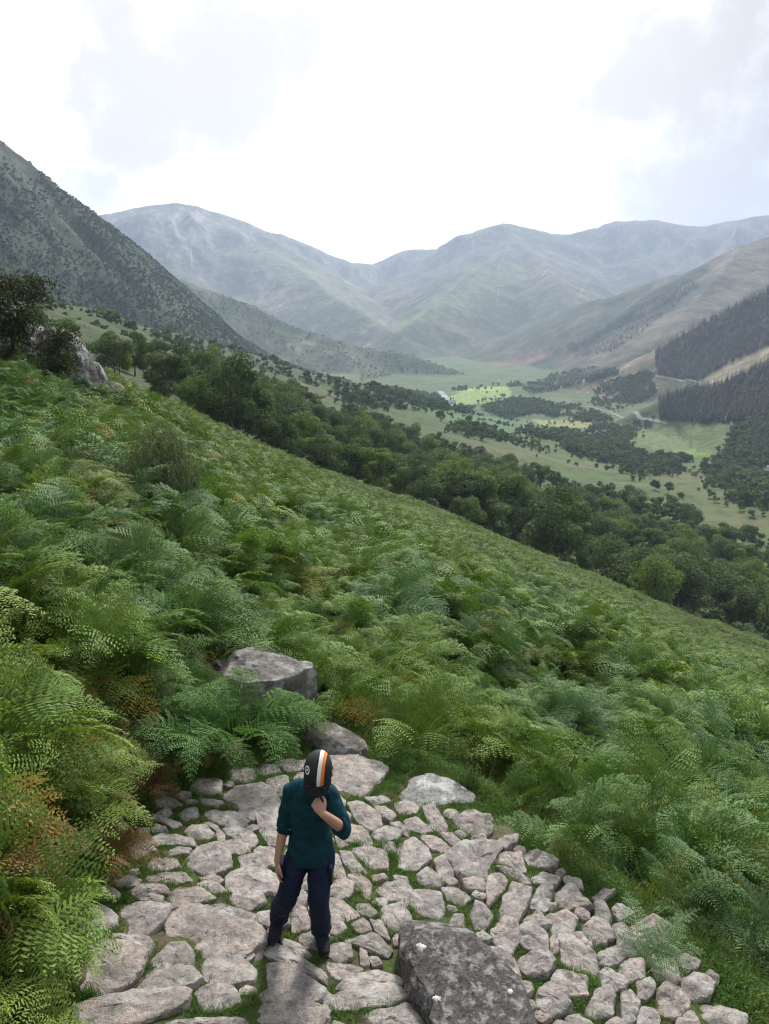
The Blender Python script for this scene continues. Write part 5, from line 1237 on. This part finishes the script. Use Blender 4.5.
# joints in world coordinates (x, y, z)
hipc = np.array([-.435, 3.90, .70]); chest = np.array([-.425, 3.86, .98]); neckb = np.array([-.40, 3.80, 1.13]); 
fR = np.array([-.68, 3.96, .045]); fL = np.array([-.385, 3.89, .045])
shR = np.array([-.543, 3.86, 1.080]); elR = np.array([-.598, 3.90, .83]); wrR = np.array([-.640, 3.83, .635])
shL = np.array([-.295, 3.82, 1.080]); elL = np.array([-.212, 3.73, .91]); wrL = np.array([-.325, 3.625, 1.075])
head = np.array([-.362, 3.735, 1.255])
gR = float(z_path(fR[0], fR[1]))+GZ; gL = float(z_path(fL[0], fL[1]))+GZ
# ---- body
B = MB()
def c(p, rx, ry=None): return (*p, rx, ry if ry is not None else rx)
limb(B, L([c(hipc+[0, 0, -.06], .09, .07), c(hipc+[0, 0, .04], .10, .080), c(hipc+[.003, 0, .14], .09, .075), c(chest, .095, .07), c(chest+[.01, -.015, .08], .075, .055), c(neckb, .055, .05)]), 22)
limb(B, L([c(neckb+[0, .01, -.03], .052), c(neckb+[.015, -.03, .03], .046), c(head+[0, .02, -.03], .05)]), 14)
# head, bowed: axis from crown to chin tipped towards the chest
fwd = np.array([-.10, -.86, -.46]); fwd /= np.linalg.norm(fwd); upv = np.array([.04, -.48, .88]); upv = upv-fwd*np.dot(upv, fwd); upv /= np.linalg.norm(upv); rt = np.cross(upv, fwd)   # rt: towards image right? 
if rt[0] < 0: rt = -rt
def H(a, f_, u_): return head+rt*a+fwd*f_+upv*u_
loft_pts = [(-.100, .028, .030, .035), (-.085, .045, .045, .030), (-.055, .060, .062, .018), (-.02, .068, .078, .008), (.015, .073, .082, -.006), (.045, .068, .076, -.014), (.062, .056, .062, -.016)]
P_ = np.array([H(0, q[3], q[0]) for q in loft_pts])-O
loft_raw(spline(P_, 3), spline(np.array([[q[1]] for q in loft_pts]), 3)[:, 0], spline(np.array([[q[2]] for q in loft_pts]), 3)[:, 0], rt, 22, B, (1, .25))
for sd_ in (-1, 1):                                                  # ears
    limb(B, np.array([[*(H(sd_*.072, -.01, -.035)-O), .008, .014], [*(H(sd_*.082, -.014, -.01)-O), .008, .018], [*(H(sd_*.078, -.012, .012)-O), .007, .014]]), 10, 3)
limb(B, np.array([[*(H(0, .076, .000)-O), .008, .008], [*(H(0, .088, -.016)-O), .010, .010], [*(H(0, .096, -.030)-O), .013, .011], [*(H(0, .084, -.036)-O), .011, .009]]), 10, 3)   # nose
limb(B, np.array([[*(H(-.022, .078, -.056)-O), .006, .006], [*(H(0, .088, -.055)-O), .008, .008], [*(H(.022, .078, -.056)-O), .006, .006]]), 10, 3)   # lips
limb(B, np.array([[*(H(-.02, .066, -.088)-O), .014, .012], [*(H(0, .075, -.088)-O), .016, .014], [*(H(.02, .066, -.088)-O), .014, .012]]), 10, 3)   # chin
limb(B, np.array([[*(H(-.045, .066, .004)-O), .008, .007], [*(H(-.022, .076, .006)-O), .008, .007], [*(H(0, .078, .004)-O), .007, .006], [*(H(.022, .076, .006)-O), .008, .007], [*(H(.045, .066, .004)-O), .008, .007]]), 10, 3)  # brow
# arms
limb(B, L([c(shR, .034), c((shR+elR)/2, .036), c(elR, .030), c(elR*.6+wrR*.4, .031), c(wrR, .0205, .025)]), 16)
limb(B, L([c(shL, .034), c((shL+elL)/2, .036), c(elL, .032), c(elL*.6+wrL*.4, .031), c(wrL, .021, .024)]), 16)
# hands
def hand(w_, dirn, palmn, curl, thumb_side, L0=.068, fl=.062, curls=None):
    d = np.array(dirn, float); d /= np.linalg.norm(d); pn = np.array(palmn, float); pn -= d*np.dot(pn, d); pn /= np.linalg.norm(pn); s_ = np.cross(d, pn)*thumb_side
    pc = w_+d*L0
    S_ = spline(np.array([[*(w_-d*.01-O), .020, .015], [*(w_+d*.022-O), .028, .013], [*(w_+d*L0*.75-O), .033, .0125], [*(pc-O), .031, .0105]]), 4); loft_raw(S_[:, :3], S_[:, 3], S_[:, 4], s_, 16, B)
    for i, (off, ln) in enumerate(((.024, .92), (.008, 1.0), (-.008, .95), (-.023, .78))):
        b0 = w_+d*(L0-.012)+s_*off; cu = (curls[i] if curls else curl); dd = d+s_*off*.9; pts_ = [b0]; ang = 0
        for seg, q in enumerate((.020, .42, .33, .27)):
            ang += cu*(0 if seg == 0 else 1); v_ = dd*math.cos(ang)+pn*math.sin(ang); v_ /= np.linalg.norm(v_); pts_.append(pts_[-1]+v_*(q if seg == 0 else q*fl*ln))
        limb(B, np.array([[*(q-O), r1, r1*.9] for q, r1 in zip(pts_, (.0082, .0082, .0076, .0068, .0056))]), 10, 3)
    t0 = w_+d*.018+s_*.018; t1 = t0+s_*.022+d*.020+pn*.006; t2 = t1+s_*.008+d*.024+pn*.008; t3 = t2+d*.020-s_*.002+pn*.006
    limb(B, np.array([[*(q-O), r1, r1] for q, r1 in zip((t0, t1, t2, t3), (.012, .0098, .0086, .0066))]), 10, 3)
hand(wrR, (-.02, -.12, -1), (.80, .30, 0), .28, 1)
hd = (H(-.005, .10, -.075)-wrL); hand(wrL, hd+np.array([-.01, -.012, .0]), (-.25, .85, -.10), .55, -1, .060, .056, [.50, .62, .74, .9])
# legs inside the trousers and feet
knR = np.array([-.575, 3.845, .405]); knL = np.array([-.385, 3.80, .40])
for hp, kn, ft in ((hipc+[-.075, 0, -.03], knR, fR), (hipc+[.075, 0, -.03], knL, fL)):
    g_ = float(z_path(ft[0], ft[1]))+GZ
    limb(B, L([c(hp, .060), c((hp+kn)/2, .054), c(kn, .046), c(kn*.55+ft*.45+[0, .02, 0], .044), c(np.array([ft[0], ft[1]+.03, g_+.09]), .024), c(np.array([ft[0], ft[1]+.01, g_+.05]), .022, .020)]), 16)
fuse('body', B, .0042, 3, M_skin, boy)
# ---- trousers: loose legs with folds at knee and ankle
Tm = MB()
def leg(hp, kn, ft, sx):
    g_ = float(z_path(ft[0], ft[1]))+GZ
    mid = (hp+kn)/2
    limb(Tm, L([c(hp+[-sx*.010, 0, .03], .074, .086), c(hp+[sx*.0, 0, -.05], .080, .090), c(mid, .079, .084), c(kn+[0, 0, .02], .068, .072), c(kn*.6+ft*.4+[0, .015, .03], .064, .069), c(np.array([ft[0]+(kn[0]-ft[0])*.22, ft[1]+.025, g_+.15]), .062, .070), c(np.array([ft[0]+(kn[0]-ft[0])*.10, ft[1]+.028, g_+.052]), .064, .072)]), 22, ck=(1, .25))
leg(hipc+[-.078, 0, -.03], knR, fR, -1); leg(hipc+[.074, 0, -.03], knL, fL, 1)
limb(Tm, L([c(hipc+[0, 0, -.045], .118, .090), c(hipc+[0, 0, .03], .124, .095), c(hipc+[0, 0, .08], .118, .092)]), 24)
def folds(co):
    w_ = co+O; z = w_[:, 2]
    k = .35+.65*np.exp(-((z-.15)/.09)**2)+.45*np.exp(-((z-.42)/.07)**2)
    return .0075*k*fbm(w_[:, 0]/.10, w_[:, 1]/.10, (z+.5*w_[:, 0])/.035, 3)+.0035*fbm(w_[:, 0]/.04, w_[:, 1]/.04, z/.06, 2)
tr = fuse('trousers', Tm, .006, 4, M_navy, boy, folds)
pk = MB()
for hp, kn, sx in ((hipc+[-.078, 0, -.03], knR, -1), (hipc+[.074, 0, -.03], knL, 1)):
    q = hp*.42+kn*.58-O; pk.box(q[0]+sx*.067-.012, q[0]+sx*.067+.012, q[1]-.05, q[1]+.045, q[2]-.02, q[2]+.10)
    pb = MB(); v_ = pk.v[-1]; pb.add(v_, [(0,2,3,1),(4,5,7,6),(0,1,5,4),(2,6,7,3),(0,4,6,2),(1,3,7,5)])
    po = pb.build('pocket', M_navy, tr); bv = po.modifiers.new('b', 'BEVEL'); bv.width = .009; bv.segments = 2
# ---- jumper with sleeves pushed up to the elbow
J = MB()
limb(J, L([c(hipc+[.0, 0, -.085], .147, .120), c(hipc+[.0, 0, -.02], .143, .120), c(hipc+[.0, 0, .10], .126, .108), c(chest+[-.005, 0, -.06], .120, .102), c(chest+[0, -.01, .03], .120, .094), c(chest+[.0, -.02, .085], .108, .080), c(neckb+[-.0, .0, -.022], .070, .060)]), 28, ck=(.12, .6))
limb(J, L([c(shR*.45+neckb*.55+[0, .01, -.015], .054), c(shR+[.010, 0, -.008], .054), c((shR+elR)/2+[.004, 0, 0], .049, .053), c(elR+[.004, 0, .035], .046, .050), c(elR+[.002, -.003, -.02], .043, .046)]), 20, ck=(1, .15))
limb(J, L([c(shL*.45+neckb*.55+[0, .01, -.015], .054), c(shL+[-.010, 0, -.008], .054), c((shL+elL)/2+[-.006, 0, 0], .049, .052), c(elL+[.002, 0, -.004], .047, .050), c(elL*.80+wrL*.20, .044, .045)]), 20, ck=(1, .2))
def jf(co):
    w_ = co+O
    return .0085*fbm((w_[:, 0]+.6*w_[:, 2])/.09, w_[:, 1]/.12, w_[:, 2]/.07, 3)+.005*np.clip(fbm(w_[:, 0]/.2, w_[:, 1]/.2, w_[:, 2]/.028, 2), 0, 1)*np.exp(-((w_[:, 2]-.72)/.10)**2)
ju = fuse('jumper', J, .006, 4, M_teal, boy, jf)
def ringtube(name, cen, axis, r1, r2, rad, mat, parent, n=28):
    ax = np.array(axis, float); ax /= np.linalg.norm(ax); a = np.cross(ax, [0, 1, .3]); a /= np.linalg.norm(a); b = np.cross(ax, a); th = np.linspace(0, 2*math.pi, n+1)
    P = cen-O+np.cos(th)[:, None]*a*r1+np.sin(th)[:, None]*b*r2; m = MB(); m.tube(P, rad, 8); return m.build(name, mat, parent, True)
ringtube('cuff', elR+[0, -.006, -.045], wrR-elR, .040, .041, .011, M_cuff, ju); ringtube('cuff', elL*.76+wrL*.24, wrL-elL, .042, .042, .011, M_cuff, ju)
ringtube('collar', neckb+[.012, -.012, .022], np.array([.15, -.45, .9]), .062, .058, .009, M_cuff, ju)
# ---- hair, sunglasses, cap
hm_ = MB()
for a in np.linspace(-1.25, 1.25, 9):                                # hair showing below the back of the cap
    pass
limb(hm_, np.array([[*(H(-.066, -.03, .0)-O), .014, .020], [*(H(-.062, -.060, -.025)-O), .016, .020], [*(H(0, -.088, -.040)-O), .020, .018], [*(H(.062, -.060, -.025)-O), .016, .020], [*(H(.066, -.03, .0)-O), .014, .020]]), 12, 4)
fuse('hair', hm_, .004, 2, M_hair, boy, lambda co: .003*fbm(co[:, 0]/.008, co[:, 1]/.008, co[:, 2]/.03, 2))
def local_obj(name, mbx, mat, parent):
    """geometry given in head coordinates (side, forward, up)"""
    me = mbx.mesh(name, mat if isinstance(mat, list) else [mat], True); o = objm(name, me, parent)
    M_ = Matrix(((rt[0], fwd[0], upv[0], head[0]-O[0]), (rt[1], fwd[1], upv[1], head[1]-O[1]), (rt[2], fwd[2], upv[2], head[2]-O[2]), (0, 0, 0, 1)))
    if parent is boy: o.matrix_local = M_
    return o
M_cap = bpy.data.materials.new('cap_cloth'); M_cap.use_nodes = True; t = M_cap.node_tree; b = t.nodes['Principled BSDF']; b.inputs['Roughness'].default_value = .75
tcn = N(t, 'ShaderNodeTexCoord'); sx = N(t, 'ShaderNodeSeparateXYZ'); t.links.new(tcn.outputs['Object'], sx.inputs[0])
ab = N(t, 'ShaderNodeMapRange'); ab.inputs[1].default_value = -.1; ab.inputs[2].default_value = .1; t.links.new(sx.outputs['X'], ab.inputs[0])
K_ = (.012, .012, .014)
def st_(x): return (x+.1)/.2
rp = ramp(t, ab.outputs[0], [(0, K_), (st_(.006), (.80, .80, .80)), (st_(.027), (.85, .22, .02)), (st_(.046), K_)]); rp.color_ramp.interpolation = 'CONSTANT'
t.links.new(rp.outputs[0], b.inputs['Base Color'])
cp = MB(); n = 48; rows = 20; v = []; f = []
for i in range(rows+1):
    ph = i/rows*math.pi/2
    for j in range(n):
        a = j/n*2*math.pi; rr_ = math.cos(ph)**.82 if i < rows else 0.002
        v.append((math.cos(a)*.084*rr_, math.sin(a)*.098*rr_-.008, .030+math.sin(ph)*.080-.012*math.sin(a)*rr_))
for i in range(rows):
    for j in range(n): f.append((i*n+j, i*n+(j+1) % n, (i+1)*n+(j+1) % n, (i+1)*n+j))
nv = len(v)
for i in (0,):                                                     # band turned in and down
    for j in range(n):
        a = j/n*2*math.pi; v.append((math.cos(a)*.082, math.sin(a)*.096-.008, .008-.012*math.sin(a)))
    for j in range(n): f.append((nv+j, nv+(j+1) % n, (j+1) % n, j))
cp.add(v, f); cap = local_obj('cap', cp, M_cap, boy)
br = MB(); v = []; f = []; nb = 22; nr = 7
for z_ in (0, -.004):
    for i in range(nr):
        u_ = i/(nr-1)
        for j in range(nb):
            a = math.pi*(.5+(j/(nb-1)-.5)*.86); ex = math.cos(a)*(.081+.004*u_); fy = math.sin(a)*.090-.016+u_*.062*math.sin(a)**.7
            v.append((ex, fy, .024-.040*u_-abs(ex)**2*2.6+z_))
for s_ in (0, 1):
    for i in range(nr-1):
        for j in range(nb-1):
            q = (s_*nr*nb+i*nb+j, s_*nr*nb+i*nb+j+1, s_*nr*nb+(i+1)*nb+j+1, s_*nr*nb+(i+1)*nb+j); f.append(q if s_ == 0 else q[::-1])
for j in range(nb-1): f.append(((nr-1)*nb+j, (nr-1)*nb+j+1, nr*nb+(nr-1)*nb+j+1, nr*nb+(nr-1)*nb+j))
br.add(v, f); local_obj('brim', br, M_black, cap)
bt = MB(); bt.add([(math.cos(a)*.007*s, math.sin(a)*.007*s-.008, .110+(.004 if s < 1 else 0)) for s in (1, .5) for a in np.arange(10)/10*6.283], [(i, (i+1) % 10, 10+(i+1) % 10, 10+i) for i in range(10)]+[tuple(range(10, 20))]); local_obj('button', bt, M_black, cap)
# round white badge with a dark mark, on the side of the cap
M_wht = mat_simple('white_print', (.78, .78, .78), .7)
def dome_pt(a, ph, off):
    rr_ = math.cos(ph)**.82; p = np.array([math.cos(a)*.084*rr_, math.sin(a)*.098*rr_-.008, .030+math.sin(ph)*.080-.012*math.sin(a)*rr_]); nn = np.array([math.cos(a)*math.cos(ph), math.sin(a)*math.cos(ph), math.sin(ph)]); return p+nn*off
def badge(name, r0, r1, mat, off, sq=1):
    m = MB(); A0, PH0 = 2.55, .72; v = []; nn = 24
    for s_ in (r0, (r0+r1)/2, r1):
        for j in range(nn):
            q = j/nn*6.283; v.append(dome_pt(A0+math.cos(q)*s_/.085*1.15*sq, PH0+math.sin(q)*s_/.100, off))
    f = [(i*nn+j, i*nn+(j+1) % nn, (i+1)*nn+(j+1) % nn, (i+1)*nn+j) for i in range(2) for j in range(nn)]
    m.add(v, f); local_obj(name, m, mat, cap)
badge('badge', .0155, .0225, M_wht, .0022); badge('badge', .0005, .0085, M_wht, .0022, .6)
sg = MB()
for s_ in (-1, 1):
    v = []; 
    for z_ in (0, .004):
        for j in range(14): q = j/14*6.283; v.append((s_*.033+math.cos(q)*.024, .100+z_-abs(s_*.033+math.cos(q)*.024)*.28, .0+math.sin(q)*.015))
    sg.add(v, [tuple(range(13, -1, -1)), tuple(range(14, 28))]+[(j, (j+1) % 14, 14+(j+1) % 14, 14+j) for j in range(14)])
sg.tube([(-.012, .099, .004), (0, .101, .006), (.012, .099, .004)], .0022, 6); sg.tube([(-.058, .085, .006), (-.076, .05, .004), (-.082, -.005, 0)], .0022, 6); sg.tube([(.058, .085, .006), (.076, .05, .004), (.082, -.005, 0)], .0022, 6)
local_obj('sunglasses', sg, mat_simple('dark_lens', (.01, .01, .012), .1, .6), boy)
# ---- boots
def boot(ft, toe):
    g_ = float(z_path(ft[0], ft[1]))+.035; d = np.array([toe[0], toe[1], 0.]); d /= np.linalg.norm(d); s_ = np.array([-d[1], d[0], 0]); base = np.array([ft[0], ft[1], g_])
    m = MB(); q = lambda f_, u_: base+d*f_*.9+np.array([0, 0, u_])-O
    S_ = spline(np.array([[*q(-.055, .045), .028, .034], [*q(-.02, .052), .036, .042], [*q(.03, .046), .038, .036], [*q(.085, .034), .042, .026], [*q(.125, .028), .036, .020], [*q(.145, .026), .026, .015]]), 4); loft_raw(S_[:, :3], S_[:, 3], S_[:, 4], s_, 18, m)
    limb(m, np.array([[*q(-.03, .05), .038, .042], [*q(-.034, .09), .040, .044], [*q(-.034, .135), .041, .046]]), 16, 3)
    bo = fuse('boot', m, .0045, 3, M_shoe, boy)
    so_ = MB(); ol = []
    for a in np.arange(30)/30*6.283: fx = .045+.112*math.cos(a); wd = (.041 if fx > .02 else .033)*math.sin(a)*(1-.12*(fx > .12)); ol.append((fx, wd))
    v = [base+d*fx+s_*wy+np.array([0, 0, uz])-O for uz, k in ((-.002, .96), (.006, 1.02), (.020, 1.0)) for fx, wy in [(x_*k+.045*(1-k), y_*k) for x_, y_ in ol]]
    so_.add(v, [(i*30+j, i*30+(j+1) % 30, (i+1)*30+(j+1) % 30, (i+1)*30+j) for i in range(2) for j in range(30)]+[tuple(range(29, -1, -1)), tuple(range(60, 90))]); so_.build('sole', M_sole, bo, True)
    for k in range(3):
        u_ = .012+k*.022; lc = MB(); hgt = .088-u_*.45; P = [q(u_, hgt-.012)+s_*-.026, q(u_, hgt+.001), q(u_, hgt-.012)+s_*.026]; lc.tube(P, .0028, 6); lc.build('lace', M_lace, bo, True)
    pn = MB()
    for sd_ in (-1, 1):
        P = [q(.0, .042)+s_*sd_*.040, q(.04, .040)+s_*sd_*.040, q(.075, .030)+s_*sd_*.041]; pn.tube(P, .006, 6)
    pn.build('side_panel', M_sblue, bo, True)
boot(fR+[0, .03, 0], (-.12, -1)); boot(fL+[0, .02, 0], (.30, -1))

boy.scale = (1.045, 1.0, 1.045); boy.rotation_euler = (0, 0, 0)
boy.scale = (.94, .97, 1.035)
